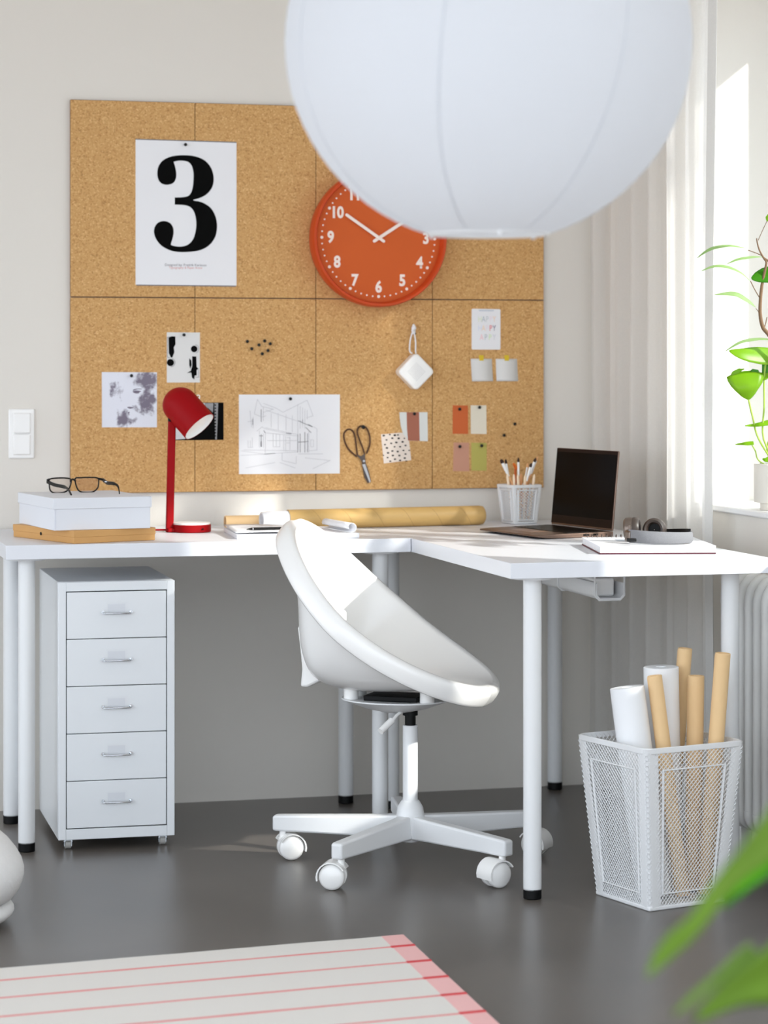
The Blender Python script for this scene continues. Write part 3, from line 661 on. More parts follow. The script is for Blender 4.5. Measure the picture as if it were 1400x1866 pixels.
for i in range(NT):
    for j in range(NV): bm.faces.new((grid[i][j], grid[i][j + 1], grid[i + 1][j + 1], grid[i + 1][j]))
rim = [grid[i][0] for i in range(NT + 1)] + [grid[NT][j] for j in range(1, NV + 1)] + [grid[i][NV] for i in range(NT - 1, -1, -1)] + [grid[0][j] for j in range(NV - 1, 0, -1)]
nr = len(rim); cen = sum((v.co for v in rim), Vector()) / nr
outs = []
for k in range(nr):
    d = rim[(k + 2) % nr].co - rim[k - 2].co; d.normalize(); o_ = d.cross(EN)
    if o_.dot(rim[k].co - cen) < 0: o_ = -o_
    outs.append((o_ - EN * o_.dot(EN)).normalized())
prev = rim
for a, b in ((.008, .004), (.017, .003), (.0225, -.006), (.024, -.022), (.0235, -.042)):
    cur = [bm.verts.new(rim[k].co + outs[k] * a + EN * b) for k in range(nr)]
    for k in range(nr): bm.faces.new((prev[k], prev[(k + 1) % nr], cur[(k + 1) % nr], cur[k]))
    prev = cur
ob('seat_shell', bm, W_PLA, t, smooth=180, solid=.006, subsurf=1)
# rear fin of the shell
bm = NB(); fin = [(-.232, .605), (-.247, .575), (-.263, .545), (-.257, .50), (-.252, .45), (-.256, .408), (-.238, .408), (-.21, .422), (-.17, .432), (-.17, .58)]
for sgn in (1,):
    P = [Vector((x, -.045, z)) for x, z in fin]; add_prism(bm, P, Vector((0, .09, 0)))
ob('rear_fin', bm, W_PLA, t, bevel=.006, seg=3)
# tilt plate under the shell
bm = NB(); add_lathe(bm, [(.001, .0), (.03, .0), (.075, .010), (.115, .024), (.128, .029), (.128, .032), (.112, .030), (.0, .026)], 48, Matrix.Translation((-.036, 0, .354)) @ Matrix.Diagonal((1.0, .8, 1, 1)))
ob('tilt_plate', bm, W_MET, t)
for x, y in ((-.135, -.03), (-.135, .03), (.055, -.045), (.055, .045)):
    bm = NB(); add_cyl(bm, (x, y, .384), (x, y, .408), .017, n=20); ob('rubber_mount', bm, W_PLA, t)
bm = NB(); add_box(bm, (-.035, 0, .389), (.13, .09, .012)); ob('swivel_block', bm, BLACK, t, bevel=.002)
bm = NB(); add_tube(bm, [(-.01, -.03, .360), (-.015, -.055, .354), (-.022, -.07, .342)], .004, 8); add_tube(bm, [(-.022, -.07, .344), (-.04, -.10, .322)], .008, 12); ob('height_lever', bm, W_PLA, t, smooth=60)
bm = NB(); add_lathe(bm, [(.0175, .348), (.0175, .357), (.013, .358)], 24); add_lathe(bm, [(.0125, .28), (.0125, .352)], 24); ob('gas_piston', bm, BLACK, t)
bm = NB(); add_lathe(bm, [(.0175, .13), (.0175, .323), (.016, .325)], 28); ob('column', bm, W_MET, t)
bm = NB(); add_lathe(bm, [(.020, .056), (.024, .060), (.030, .075), (.034, .11), (.030, .135), (.021, .150), (.0178, .152)], 32); ob('hub', bm, W_MET, t)
RW = .029
def caster_mesh(x, y, a):
    M = Matrix.Translation((x, y, 0)) @ Matrix.Rotation(a, 4, 'Z')
    bm = NB()
    add_cyl(bm, (M @ Vector((0, 0, .048))), (M @ Vector((0, 0, .070))), .008, n=14)
    arc = [Vector((.018 + .034 * math.cos(q), 0, RW + .034 * math.sin(q))) for q in [math.radians(d) for d in range(-15, 151, 15)]]
    rs = []
    for p in arc:
        q = Vector((.018, 0, RW)); d = (p - q).normalized()
        rs.append([M @ (p + Vector((0, -.027, 0))), M @ (p + Vector((0, .027, 0))), M @ (p - d * .003 + Vector((0, .027, 0))), M @ (p - d * .003 + Vector((0, -.027, 0)))])
    rings(bm, rs)
    add_cyl(bm, M @ Vector((.002, 0, .045)), M @ Vector((.0, 0, .055)), .012, n=16)
    add_cyl(bm, M @ Vector((.018, -.022, RW)), M @ Vector((.018, .022, RW)), .005, n=10)
    c = ob('caster', bm, W_PLA, t, smooth=40)
    for s in (-1, 1):
        bm = NB(); Mx = M @ Matrix.Translation((.018, s * .006, RW)) @ Matrix.Rotation(-s * PI / 2, 4, 'X')
        add_lathe(bm, [(.006, 0), (.026, 0), (RW, .002), (RW, .011), (.0275, .015), (.022, .0185), (.001, .0205)], 32, Mx); ob('wheel', bm, W_PLA, c, smooth=50)
ph0 = math.radians(152.6) - CHA
for k in range(5):
    a = ph0 + k * 2 * PI / 5; d = Vector((math.cos(a), math.sin(a), 0)); s = Vector((-d.y, d.x, 0)); rs = []
    for r, w_, za, zb in ((.02, .017, .062, .118), (.06, .0165, .064, .115), (.318, .0145, .068, .105), (.328, .0135, .069, .103)):
        rs.append([d * r + s * w_ + Vector((0, 0, zb)), d * r - s * w_ + Vector((0, 0, zb)), d * r - s * w_ + Vector((0, 0, za)), d * r + s * w_ + Vector((0, 0, za))])
    bm = NB(); rings(bm, rs); ob('leg', bm, W_MET, t, bevel=.005, seg=3)
    ca = (a + PI + .5, a + PI + 1.9, a - 1.7, a - .9, a + .4)[k]
    caster_mesh(*(d * .306).xy, ca)

# ------------------------------------------------------------------ desk objects
def lidded_box(t, sx, sy, h, lh, lip, m, rz_parts=True):
    bm = NB(); add_box(bm, (sx / 2, sy / 2, (h - .002) / 2), (sx - 2 * lip, sy - 2 * lip, h - .002)); ob('body', bm, m, t, bevel=.0012)
    bm = NB(); add_box(bm, (sx / 2, sy / 2, h - lh / 2), (sx, sy, lh)); ob('lid', bm, m, t, bevel=.0015)
t = thing('storage_box', 'flat brown card box with lid, bottom of the box stack on the desk', 'box', (.162, -.602, TZ + .0003), math.radians(21)); lidded_box(t, .225, .314, .031, .0165, .0012, KBOX)
bm = NB(); add_cyl(bm, (-.0001, .165, .0155), (-.0012, .165, .0155), .004, n=16); ob('finger_hole', bm, BLACK, t)
zb = TZ + .0315
t = thing('storage_box', 'white card box with lid stacked on the brown box', 'box', (.1143, -.591, zb), math.radians(8.85)); lidded_box(t, .246, .318, .077, .0265, .003, W_BOX)
bm = NB()
for z in (.003,): add_box(bm, (.0065, .0025, .028), (.0012, .0012, .05))
ob('corner_tab', bm, mat('corner_tab_white', rgb(214, 216, 224), .5), t)
ZBT = zb + .077
# glasses
def gp(px, py, dz=0, y=None):
    return on('y', y, px, py)
t = thing('eyeglasses', 'black framed eyeglasses lying on the white box lid', 'glasses', (.20, -.36, ZBT))
GY = -.40
def lens_loop(pts): return catmull([gp(u, v, y=y) for u, v, y in pts], 5, True)
S5 = lambda u, v: (20 + u / 5, 850 + v / 5)
def G(u, v, y): return on('y', y, *S5(u, v))
yl = lambda u: -.334 + .00003 * (u - 560)
LL = [(352, 118), (420, 106), (500, 106), (545, 118), (545, 160), (520, 215), (470, 238), (400, 242), (360, 220), (350, 170)]
LR = [(585, 112), (640, 102), (720, 100), (790, 106), (800, 140), (790, 195), (750, 230), (690, 237), (630, 228), (600, 190)]
bm = NB()
for L in (LL, LR): add_tube(bm, catmull([G(u, v, yl(u)) for u, v in L], 5, True), .0019, 8, closed=True)
add_tube(bm, catmull([G(540, 135, yl(540)), G(562, 116, yl(560) - .004), G(588, 132, yl(588))], 4), .0024, 8)
add_tube(bm, [G(352, 118, yl(352)), G(328, 128, yl(330))], .003, 8); add_tube(bm, [G(795, 112, yl(795)), G(838, 120, yl(838))], .003, 8)
ob('frame', bm, BLKPL, t, w=True, smooth=60)
for L in (LL, LR):
    bm = NB(); add_prism(bm, catmull([G(u, v, yl(u)) for u, v in L], 4, True), Vector((0, -.001, 0))); ob('lens', bm, LENS, t, w=True, smooth=0)
def temple(P):
    bm = NB(); pts = catmull(P, 5); rs = []; n = len(pts)
    for i, p in enumerate(pts):
        h = .0042 if i < n * .55 else .0028; rs.append([p + Vector((.0012, 0, h)), p + Vector((-.0012, 0, h)), p + Vector((-.0012, 0, -h)), p + Vector((.0012, 0, -h))])
    rings(bm, rs); ob('temple', bm, BLKPL, t, w=True, smooth=60)
temple([G(328, 138, -.334), G(400, 168, -.37), G(480, 185, -.41), G(520, 208, -.435), G(552, 266, -.462)])
temple([G(838, 122, -.334), G(880, 150, -.37), G(930, 155, -.40), G(975, 180, -.42), G(990, 254, -.43)])
bm = NB(); a = G(868, 138, -.366); add_box(bm, a + Vector((0, -.0025, 0)), (.008, .0008, .002)); ob('temple_mark', bm, STEEL, t, w=True)

# red lamp
bx_, by_ = .5095, -.252
t = thing('desk_lamp', 'red metal desk lamp with a round-topped shade and disc base', 'desk lamp', (bx_, by_, TZ))
bm = NB(); add_lathe(bm, [(.047, .0003), (.0495, .002), (.0495, .0185), (.0475, .0205), (.0455, .0195), (0, .0195)], 48); ob('base', bm, RED, t)
bm = NB(); add_lathe(bm, [(.0478, .0196), (.0482, .0225), (.0475, .0245), (.046, .0250), (0, .0250)], 48); ob('base_pad', bm, W_PLA, t)['label'] = 'white charging pad top'
bm = NB(); add_cyl(bm, (.02, -.0462, .010), (.02, -.0500, .010), .0022, n=10); ob('socket', bm, BLACK, t)
yS = by_ + .0
foot = on('y', yS, 309, 967); top = on('y', yS, 313.5, 766)
bm = NB(); e = Vector((.0098, 0, 0)); f_ = Vector((0, .006, 0)); foot.z = TZ + .0003
rings(bm, [[p + e + f_, p - e + f_, p - e - f_, p + e - f_] for p in (foot, foot.lerp(top, .97), top)])
ob('stem', bm, RED, t, w=True, bevel=.003, seg=2)
bm = NB(); add_box(bm, (foot + Vector((.008, 0, .006))), (.03, .03, .0115)); ob('foot_joint', bm, RED, t, w=True, bevel=.003)
bm = NB(); j = on('y', yS, 310.5, 764); add_box(bm, j + Vector((.002, -.002, .004)), (.016, .016, .02)); ob('joint', bm, BLACK, t, w=True, bevel=.003)
oc = on('y', yS - .03, 363.5, 777.5); dc = on('y', yS - .02, 334, 741); ax = (oc - dc); ax.y = -.030; ax.normalize()
RS = .0462
apex = oc - ax * .122
u_, v_ = frame_of(ax); Ms = Matrix((( u_.x, v_.x, ax.x, apex.x), (u_.y, v_.y, ax.y, apex.y), (u_.z, v_.z, ax.z, apex.z), (0, 0, 0, 1)))
prof = [(RS * math.sin(q), RS * (1 - math.cos(q))) for q in [PI / 2 * k / 10 for k in range(11)]] + [(RS, .122)]
bm = NB(); add_lathe(bm, prof + [(RS - .0012, .122)] + [(RS - .0014, .06)], 48, Ms, close_ends=False); sh = ob('shade', bm, RED, t, w=True, smooth=50)
bm = NB(); add_lathe(bm, [(RS - .0016, .1219), (RS - .002, .06), (.03, .03), (.001, .02)], 40, Ms, close_ends=False); ob('shade_liner', bm, W_PLA, sh, w=True)['label'] = 'white inside of the shade'
bm = NB(); add_lathe(bm, [(RS - .002, .112), (RS - .004, .1135), (.001, .1135)], 40, Ms, close_ends=False); ob('diffuser', bm, W_PLA, sh, w=True)['label'] = 'white diffuser disc'
bm = NB(); add_tube(bm, catmull([foot + Vector((-.005, .004, .006)), foot + Vector((-.03, .008, .006)), foot + Vector((-.09, .03, .004)), Vector((.33, -.13, TZ + .004)), Vector((.25, -.06, TZ + .004))], 6), .0026, 8); ob('cord', bm, RED, t, w=True, smooth=60)

# mailing tube with a white roll inside, kraft roll
d = (Vector((1.3099, -.1723, 0)) - Vector((.7674, -.2239, 0))).normalized(); RTUBE = .0255
p0 = Vector((.7674, -.222, TZ + RTUBE + .0004)); p1 = p0 + d * .548
def along(r0, prof, p, m_d):
    u, v = frame_of(m_d); return Matrix(((u.x, v.x, m_d.x, p.x), (u.y, v.y, m_d.y, p.y), (u.z, v.z, m_d.z, p.z), (0, 0, 0, 1)))
M = along(0, 0, p0, d)
t = thing('mailing_tube', 'long brown cardboard tube lying along the back of the desk', 'tube', p0)
bm = NB(); add_lathe(bm, [(RTUBE - .0022, .05), (RTUBE - .0022, .0), (RTUBE - .0008, -.0006), (RTUBE, .0008), (RTUBE, .535), (RTUBE - .002, .5445), (RTUBE - .007, .548), (.001, .548)], 48, M, close_ends=False); tb = ob('tube_wall', bm, TUBEM, t, w=True, smooth=50)
bm = NB()
for k in range(7):
    z0 = -.02 + k * .082; pts = []
    for q in range(0, 19):
        zz = z0 + .055 * q / 18
        if .004 < zz < .53: a = -1.2 + PI * 1.1 * q / 18; pts.append(M @ Vector(((RTUBE - .0003) * math.cos(a), (RTUBE - .0003) * math.sin(a), zz)))
    if len(pts) > 2: add_tube(bm, pts, .0006, 5)
ob('spiral_seam', bm, mat('tube_seam', rgb(160, 122, 70), .7), tb, w=True)
RRr = .0208
pr0 = p0 - d * .072
t = thing('paper_roll', 'white paper roll sticking out of the brown tube', 'paper roll', pr0)
M = along(0, 0, pr0 + Vector((0, 0, 0)), d)
bm = NB(); add_lathe(bm, [(RRr - .0035, .10), (RRr - .0035, 0), (RRr - .0004, 0), (RRr, .0006), (RRr, .010), (RRr + .0006, .0105), (RRr + .0006, .015), (RRr + .0012, .0155), (RRr + .0012, .021), (RRr + .0016, .0215), (RRr + .0016, .115)], 40, M, close_ends=False); ob('roll_sheet', bm, W_PAP, t, w=True, smooth=30)
bm = NB(); add_lathe(bm, [(RRr - .004, .02), (.001, .02)], 40, M, close_ends=False); ob('roll_core', bm, mat('core_grey', rgb(200, 198, 198), .8), t, w=True)
t = thing('paper_roll', 'small tan kraft paper roll on the desk left of the white roll', 'paper roll', (.62, -.13, TZ + .0165))
M = along(0, 0, Vector((.6205, -.128, TZ + .0165)), Vector((1, .03, 0)).normalized())
bm = NB(); add_lathe(bm, [(.0135, .14), (.0135, 0), (.0158, 0), (.0161, .001), (.0161, .14)], 32, M, close_ends=False); ob('roll_sheet', bm, KRAFT, t, w=True)

# open pad with a curled page and a pen
t = thing('sketch_pad', 'open white drawing pad with a curled page beside the chair back', 'pad', (.5684, -.5448, TZ + .0003), math.radians(-4.3))
PWd, PDp, PH = .303, .27, .0115
bm = NB(); add_box(bm, (PWd / 2, PDp / 2, PH / 2), (PWd, PDp, PH)); ob('page_block', bm, W_PAP, t, bevel=.0008)
bm = NB(); V = []
for i in range(13):
    f = i / 12; x = f * .20; z = PH + .0006 + .004 * math.sin(PI * f) * 1 + (.003 * (1 - f) ** 3)
    V.append([bm.verts.new((x - .002, .004 + (PDp - .006) * j / 4, z + .004 * (1 - f) * (j / 4))) for j in range(5)])
for i in range(12):
    for j in range(4): bm.faces.new((V[i][j], V[i + 1][j], V[i + 1][j + 1], V[i][j + 1]))
ob('loose_page', bm, W_PAP, t, solid=.0005, smooth=60)
bm = NB(); rs = []
for y in (.0, .05, .10, .15, .195):
    ring = []
    for k in range(22):
        a = -PI / 2 - .2 + 5.4 * k / 21; r = .0125 - .00018 * k; sk = -.00 - .11 * y * 1.6
        ring.append(Vector((PWd - .018 + sk + r * math.cos(a), y + .002, PH + .0142 + r * math.sin(a))))
    rs.append(ring)
V = [[bm.verts.new(p) for p in r] for r in rs]
for i in range(len(V) - 1):
    for k in range(21): bm.faces.new((V[i][k], V[i][k + 1], V[i + 1][k + 1], V[i + 1][k]))
ob('curled_page', bm, W_PAP, t, solid=.0008, smooth=60)
bm = NB(); add_tube(bm, [(0, 0, 0), (.014, 0, .0005), (.016, 0, .0005), (.105, 0, .001)], .0036, 10, radii=[.0006, .0034, .0036, .0036])
o = tag(ob('pen', bm, BLKPL), 'black pen lying on the open drawing pad', 'pen'); o.location = (.602, -.495, TZ + PH + .0095); o.rotation_euler = (0, 0, math.radians(2))
bm = NB(); add_tube(bm, [(.0152, 0, .0005), (.0172, 0, .0005)], .0038, 10); ob('pen_ring', bm, STEEL, o)

# wire mesh containers
def net(bm, q, nu, nv):
    """diamond net on a quad q = (bottom-left, bottom-right, top-right, top-left)"""
    q = [Vector(p) for p in q]; vt = {}
    def P(i, j):
        if (i, j) not in vt:
            a = q[0].lerp(q[1], i / nu); b = q[3].lerp(q[2], i / nu); vt[(i, j)] = bm.verts.new(a.lerp(b, j / nv))
        return vt[(i, j)]
    for i in range(1, nu):
        for j in range(1, nv):
            if (i + j) % 2: bm.faces.new((P(i - 1, j), P(i, j - 1), P(i + 1, j), P(i, j + 1)))
def basket(t, hb, ht, h, nu, nv, wire, rim_h, rim_t, base_h, cs, emboss=True):
    cb = [(-hb, -hb), (hb, -hb), (hb, hb), (-hb, hb)]; ct = [(-ht, -ht), (ht, -ht), (ht, ht), (-ht, ht)]
    for k in range(4):
        a, b, c, d = cb[k], cb[(k + 1) % 4], ct[(k + 1) % 4], ct[k]
        bm = NB(); net(bm, [(*a, .004), (*b, .004), (*c, h - .003), (*d, h - .003)], nu, nv); pn = ob('mesh_panel', bm, W_MET, t, wire=wire, smooth=0)
        if emboss:
            A, B, C_, D_ = [Vector(x) for x in ((*a, 0), (*b, 0), (*c, h), (*d, h))]
            def pt(u, v): return A.lerp(B, u).lerp(D_.lerp(C_, u), v)
            bm = NB(); add_tube(bm, [pt(.17, .1), pt(.83, .1), pt(.83, .86), pt(.17, .86)], wire * 1.3, 6, closed=True); ob('emboss_line', bm, W_MET, pn)
    for k in range(4):
        bm = NB()
        n1 = Vector((ct[k][0], ct[k][1], 0)).normalized(); p, q = Vector((*cb[k], .002)), Vector((*ct[k], h - .002))
        e1 = Vector((-cb[k][0], 0, 0)).normalized(); e2 = Vector((0, -cb[k][1], 0)).normalized(); o_ = n1 * .0022
        rings(bm, [[x + e1 * cs + o_ * .3, x + e1 * cs * .35 + o_, x + o_ - n1 * cs * .12, x + e2 * cs * .35 + o_, x + e2 * cs + o_ * .3, x + e2 * cs * .35 - n1 * .0012, x + e1 * cs * .35 - n1 * .0012] for x in (p, q)])
        ob('corner_post', bm, W_MET, t, smooth=60)
    bm = NB(); r_ = ht * .16; loop = []
    for k, (x, y) in enumerate(ct):
        cx_, cy_ = x - math.copysign(r_, x), y - math.copysign(r_, y); a0 = (PI + k * PI / 2)
        for j_ in range(6): a = a0 + PI / 2 * j_ / 5; loop.append((cx_ + (r_ + rim_t) * math.cos(a), cy_ + (r_ + rim_t) * math.sin(a)))
    rs = []
    for i, (x, y) in enumerate(loop):
        n_ = Vector((x, y, 0)).normalized() * rim_t * 1.6
        rs.append([Vector((x, y, h - rim_h)), Vector((x, y, h)), Vector((x, y, h)) - n_, Vector((x, y, h - rim_h)) - n_])
    rings(bm, rs, closed=True); ob('rim', bm, W_MET, t, bevel=rim_t * .4)
    bm = NB(); add_box(bm, (0, 0, base_h / 2), (2 * hb + .004, 2 * hb + .004, base_h)); ob('base', bm, W_MET, t, bevel=.003)
BA = .2608
t = thing('waste_basket', 'white wire mesh wastepaper basket full of paper rolls on the floor', 'basket', (1.3272, -1.4275, 0), BA)
basket(t, .0985, .128, .351, 46, 62, .0026, .0125, .003, .010, .030)
BASK = t
BC = Vector(t.location)
def roll(label, px_top, w_px, d, px_foot, d_foot, m, kraft=False):
    """paper roll standing in the basket: where its top end and its foot are"""
    tp = dep(d, *px_top); r = w_px / 2 * d / F_PX
    ft = dep(d_foot, *px_foot); ft.z = .0115 + r * .12
    ax = (tp - ft); L = ax.length; ax.normalize()
    t = thing('paper_roll', label, 'paper roll', ft, group='rolls in the waste basket')
    M = along(0, 0, ft, ax); ri = r * .28 if not kraft else r * .78
    bm = NB(); add_lathe(bm, [(ri, .0), (r, 0), (r, L - .001), (r - .001, L), (ri + .0005, L), (ri, L - .002), (ri, L - .09), (ri * .1, L - .09)], 40, M, close_ends=False); ob('roll_sheet', bm, m, t, w=True, smooth=40)
    if kraft:
        bm = NB(); pts = [M @ Vector((r * 1.01 * math.cos(1.2), r * 1.01 * math.sin(1.2), z)) for z in (.01, L - .004)]; add_tube(bm, pts, .0006, 5); ob('paper_edge', bm, m, t, w=True)
    return t
WR = mat('white_vinyl_roll', rgb(240, 241, 243), .5, var=.01)
roll('thick white paper roll leaning at the left of the basket, shorter of the two', (1143, 1252), 63, 5.38, (1192, 1630), 5.36, WR)
roll('thick white paper roll behind the slim kraft roll, taller of the two', (1205, 1215), 64, 5.445, (1213, 1620), 5.445, WR)
roll('slim kraft paper roll standing in front of the taller white roll in the basket', (1193, 1231), 27, 5.375, (1244, 1640), 5.365, KRAFT, kraft=True)
roll('tallest kraft paper roll at the back of the basket, left of the other kraft ones', (1249, 1181), 26, 5.50, (1215.5, 1610), 5.502, KRAFT, kraft=True)
roll('short kraft paper roll standing right of the taller white roll in the basket', (1269, 1231), 30, 5.43, (1263, 1630), 5.424, KRAFT, kraft=True)
roll('kraft paper roll leaning out at the right side of the basket', (1318, 1190), 28, 5.37, (1285, 1635), 5.385, KRAFT, kraft=True)

# pencil cup
t = thing('pencil_cup', 'small white wire mesh pencil cup at the back of the right desk', 'pencil cup', (1.424, -.135, TZ + .0003), math.radians(12))
basket(t, .034, .0435, .105, 17, 24, .0027, .008, .0022, .006, .0095)
CUP = Vector((1.424, -.135, TZ + .004))
def cup_px(u, v, d): return dep(d, 880 + u / 10.77, 820 + v / 10.77)
DC = 6.67
brs = [((355, 180), 9, 'brush with thick white ferrule at the far left of the pencil cup', .022, -.018), ((447, 180), 6, 'slim brush second from left in the pencil cup', -.008, .01), ((697, 150), 6, 'slim upright brush in the middle of the pencil cup', -.002, -.006), ((886, 255), 5, 'short brush with pale tip right of the cup middle', .002, .016),
       ((957, 255), 7, 'brush with fat dark bristles second from right in the cup', -.014, -.012), ((1044, 155), 7, 'tallest brush at the right side of the pencil cup', -.02, .006), ((1080, 130), 5, 'brush with tan bristles behind the tallest right brush', -.012, .018)]
for k, ((u, v), wpx, lab, fx_, fy_) in enumerate(brs):
    tp = cup_px(u, v, DC + (.02 if k in (3, 6) else -.005)); ft = CUP + Vector((fx_, fy_, .004)); ax = (tp - ft); L = ax.length; ax.normalize(); M = along(0, 0, ft, ax); r = wpx / 2 * DC / F_PX / 1.5
    t = thing('paint_brush', lab, 'paint brush', ft, group='brushes in the pencil cup')
    bm = NB(); add_lathe(bm, [(.0012, 0), (.0026, .03), (.0032, L - .055), (.0024, L - .045), (.001, L - .044)], 12, M); ob('handle', bm, WOODP, t, w=True)
    bm = NB(); add_lathe(bm, [(.0028, L - .052), (r, L - .03), (r, L - .012), (.001, L - .012)], 12, M); ob('ferrule', bm, W_PLA, t, w=True)
    bm = NB(); add_lathe(bm, [(r * .95, L - .0122), (r * 1.25, L - .007), (r * .6, L - .001), (.0004, L)], 12, M); ob('bristles', bm, (WOODP if k in (3, 6) else BRIST), t, w=True)
pcs = [((480, 465), 'rounded cream pencil end at left front of the cup', -.012, -.02), ((610, 475), 'pink-tipped pencil left of the cup middle', -.004, .0), ((690, 480), 'cream pencil just left of the middle brush', .004, -.018), ((830, 490), 'pale pencil end right of the middle brush', .004, -.02),
       ((755, 455), 'salmon pencil behind the middle brush', .0, .02), ((905, 455), 'tan pencil behind the right brushes', .006, .02), ((1015, 475), 'cream pencil at the right side of the cup', .01, -.012)]
for k, ((u, v), lab, fx_, fy_) in enumerate(pcs):
    tp = cup_px(u, v, DC - .01 + (.03 if k in (4, 5) else 0)); ft = CUP + Vector(((tp.x - CUP.x) * .6 + fx_ * .2, fy_ * .8, .005)); ax = (tp - ft); L = ax.length; ax.normalize(); M = along(0, 0, ft, ax)
    bm = NB(); add_lathe(bm, [(.0036, 0), (.0036, L - .014), (.0032, L - .006), (.0016, L - .001), (.0003, L)], 10, M)
    tag(ob('pencil', bm, PENW if k not in (4, 5) else WOODP), lab, 'pencil', 'pencils in the pencil cup')
tp = cup_px(640, 325, DC + .03); ft = CUP + Vector((-.004, .022, .005)); ax = tp - ft; L = ax.length; ax.normalize(); M = along(0, 0, ft, ax)
t = thing('orange_handled_tool', 'orange round-handled tool standing at the back of the pencil cup', 'craft tool', ft)
bm = NB(); add_tube(bm, [M @ Vector((.0075 * math.cos(a), .0045 * math.sin(a), L + .007 * math.sin(a) * 0 + .007 * math.cos(a * 1) * 0)) + ax * (.0075 * math.sin(a)) for a in [2 * PI * k / 20 for k in range(20)]], .0026, 8, closed=True); ob('ring_handle', bm, mat('orange_tool', rgb(232, 116, 22), .4), t, w=True, smooth=60)
bm = NB(); add_lathe(bm, [(.002, 0), (.003, L - .006)], 10, M); ob('shaft', bm, SW_O, t, w=True)

# ------------------------------------------------------------------ laptop
LA = math.radians(11.03)
t = thing('laptop', 'open bronze laptop with a dark screen on the right desk', 'laptop', (1.277, -.740, TZ + .0004), LA)
LW, LD, LT = .304, .213, .0135
bm = NB(); rs = []
for x, z0, z1 in ((0, .0045, .0085), (.03, .0008, .0105), (LD, .0003, LT)): rs.append([Vector((x, 0, z0)), Vector((x, LW, z0)), Vector((x, LW, z1)), Vector((x, 0, z1))])
rings(bm, rs); base = ob('base', bm, COPPER, t, bevel=.0015)
def topz(x): return .0105 + (x - .03) / (LD - .03) * (LT - .0105)
bm = NB(); rs = [[Vector((x, .012, topz(x) + .0001)), Vector((x, LW - .012, topz(x) + .0001)), Vector((x, LW - .012, topz(x) + .0007)), Vector((x, .012, topz(x) + .0007))] for x in (.088, .196)]
rings(bm, rs); ob('keyboard', bm, BLKPL, t)
bm = NB()
for r in range(6):
    for c in range(15):
        x = .092 + r * .0172; y = .0145 + c * .0184; add_box(bm, (x + .0072, y + .0082, topz(x) + .0011), (.0142, .0160, .001))
ob('keys', bm, BLKPL, t, smooth=0)
bm = NB(); rs = [[Vector((x, .10, topz(x) + .00005)), Vector((x, .205, topz(x) + .00005)), Vector((x, .205, topz(x) + .0004)), Vector((x, .10, topz(x) + .0004))] for x in (.034, .082)]
rings(bm, rs); ob('trackpad', bm, mat('trackpad_bronze', rgb(140, 108, 88), .3, .8), t)
bm = NB()
for x, w_ in ((.135, .016), (.162, .014)): add_box(bm, (x, -.0002, .0068), (w_, .001, .0045))
ob('ports', bm, BLACK, t)
TL = math.radians(5.5); H = .198
lm = Matrix.Translation((LD - .004, 0, LT + .001)) @ Matrix.Rotation(TL, 4, 'Y')
bm = NB(); add_box(bm, (.0025, LW / 2, H / 2), (.005, LW, H)); bm.transform(lm); lid = ob('lid', bm, COPPER, t, bevel=.0022, seg=3)
bm = NB(); add_box(bm, (-.0004, LW / 2, H / 2 + .002), (.0012, LW - .003, H - .006)); bm.transform(lm); ob('screen_bezel', bm, mat('bezel_bronze', rgb(30, 16, 13), .35, spec=.08), lid)
bm = NB(); add_box(bm, (-.0011, LW / 2, H / 2 + .008), (.0006, LW - .009, H - .036)); bm.transform(lm); ob('display', bm, SCREEN, lid)
bm = NB(); p = lm @ Vector((-.0013, LW / 2, H - .006)); add_cyl(bm, p, p + Vector((-.0005, 0, 0)), .0014, n=10); ob('webcam', bm, BLACK, lid)

# ------------------------------------------------------------------ spiral book and headphones
SA = math.radians(-11.5); SZ = .0175
t = thing('spiral_notebook', 'thick white spiral sketchbook with maroon back under the headphones', 'notebook', (1.260, -1.2287, TZ + .0003), SA)
SWd, SDp = .264, .293
bm = NB(); add_box(bm, (SWd / 2, SDp / 2, .0013), (SWd, SDp, .0026)); ob('back_cover', bm, MAROON, t, bevel=.0006)
bm = NB(); add_box(bm, (SWd / 2 + .001, SDp / 2, .0026 + (SZ - .0026) / 2), (SWd - .002, SDp - .003, SZ - .0026)); ob('page_block', bm, mat('page_edges', rgb(236, 236, 239), .7, var=.09, vscale=50, stretch=(10, 1, .2)), t, bevel=.0004)
bm = NB(); add_box(bm, (SWd / 2, SDp / 2, SZ + .0004), (SWd, SDp, .0008)); ob('top_page', bm, W_PAP, t)
bm = NB(); rr = random.Random(5)
for k in range(26):
    y = .02 + k * .0092; x0 = rr.uniform(.02, .1); x1 = rr.uniform(.15, .26); add_box(bm, ((x0 + x1) / 2, y, SZ + .0009), (x1 - x0, .0009, .0002))
ob('printed_lines', bm, PENCIL_L, t, smooth=0)
bm = NB(); add_box(bm, (.10, .19, SZ + .0009), (.07, .05, .0002)); ob('printed_picture', bm, mat('print_grey', rgb(190, 196, 206), .7, var=.2, vscale=40), t)
bm = NB()
for k in range(12):
    x = .012 + k * .0115
    add_tube(bm, [(x, SDp - .006 + .006 * math.cos(a), SZ + .0005 + .0065 * math.sin(a)) for a in [-.3 + (PI + .6) * q / 8 for q in range(9)]], .0011, 6)
ob('spiral_coil', bm, DSTEEL, t, smooth=60)

HZ = TZ + SZ + .0024
def hp(u, v, y): return on('y', y, 1050 + u / 5, 900 + v / 5)
t = thing('headphones', 'grey fabric headband headphones with dark cushions on the sketchbook', 'headphones', (1.41, -1.13, HZ))
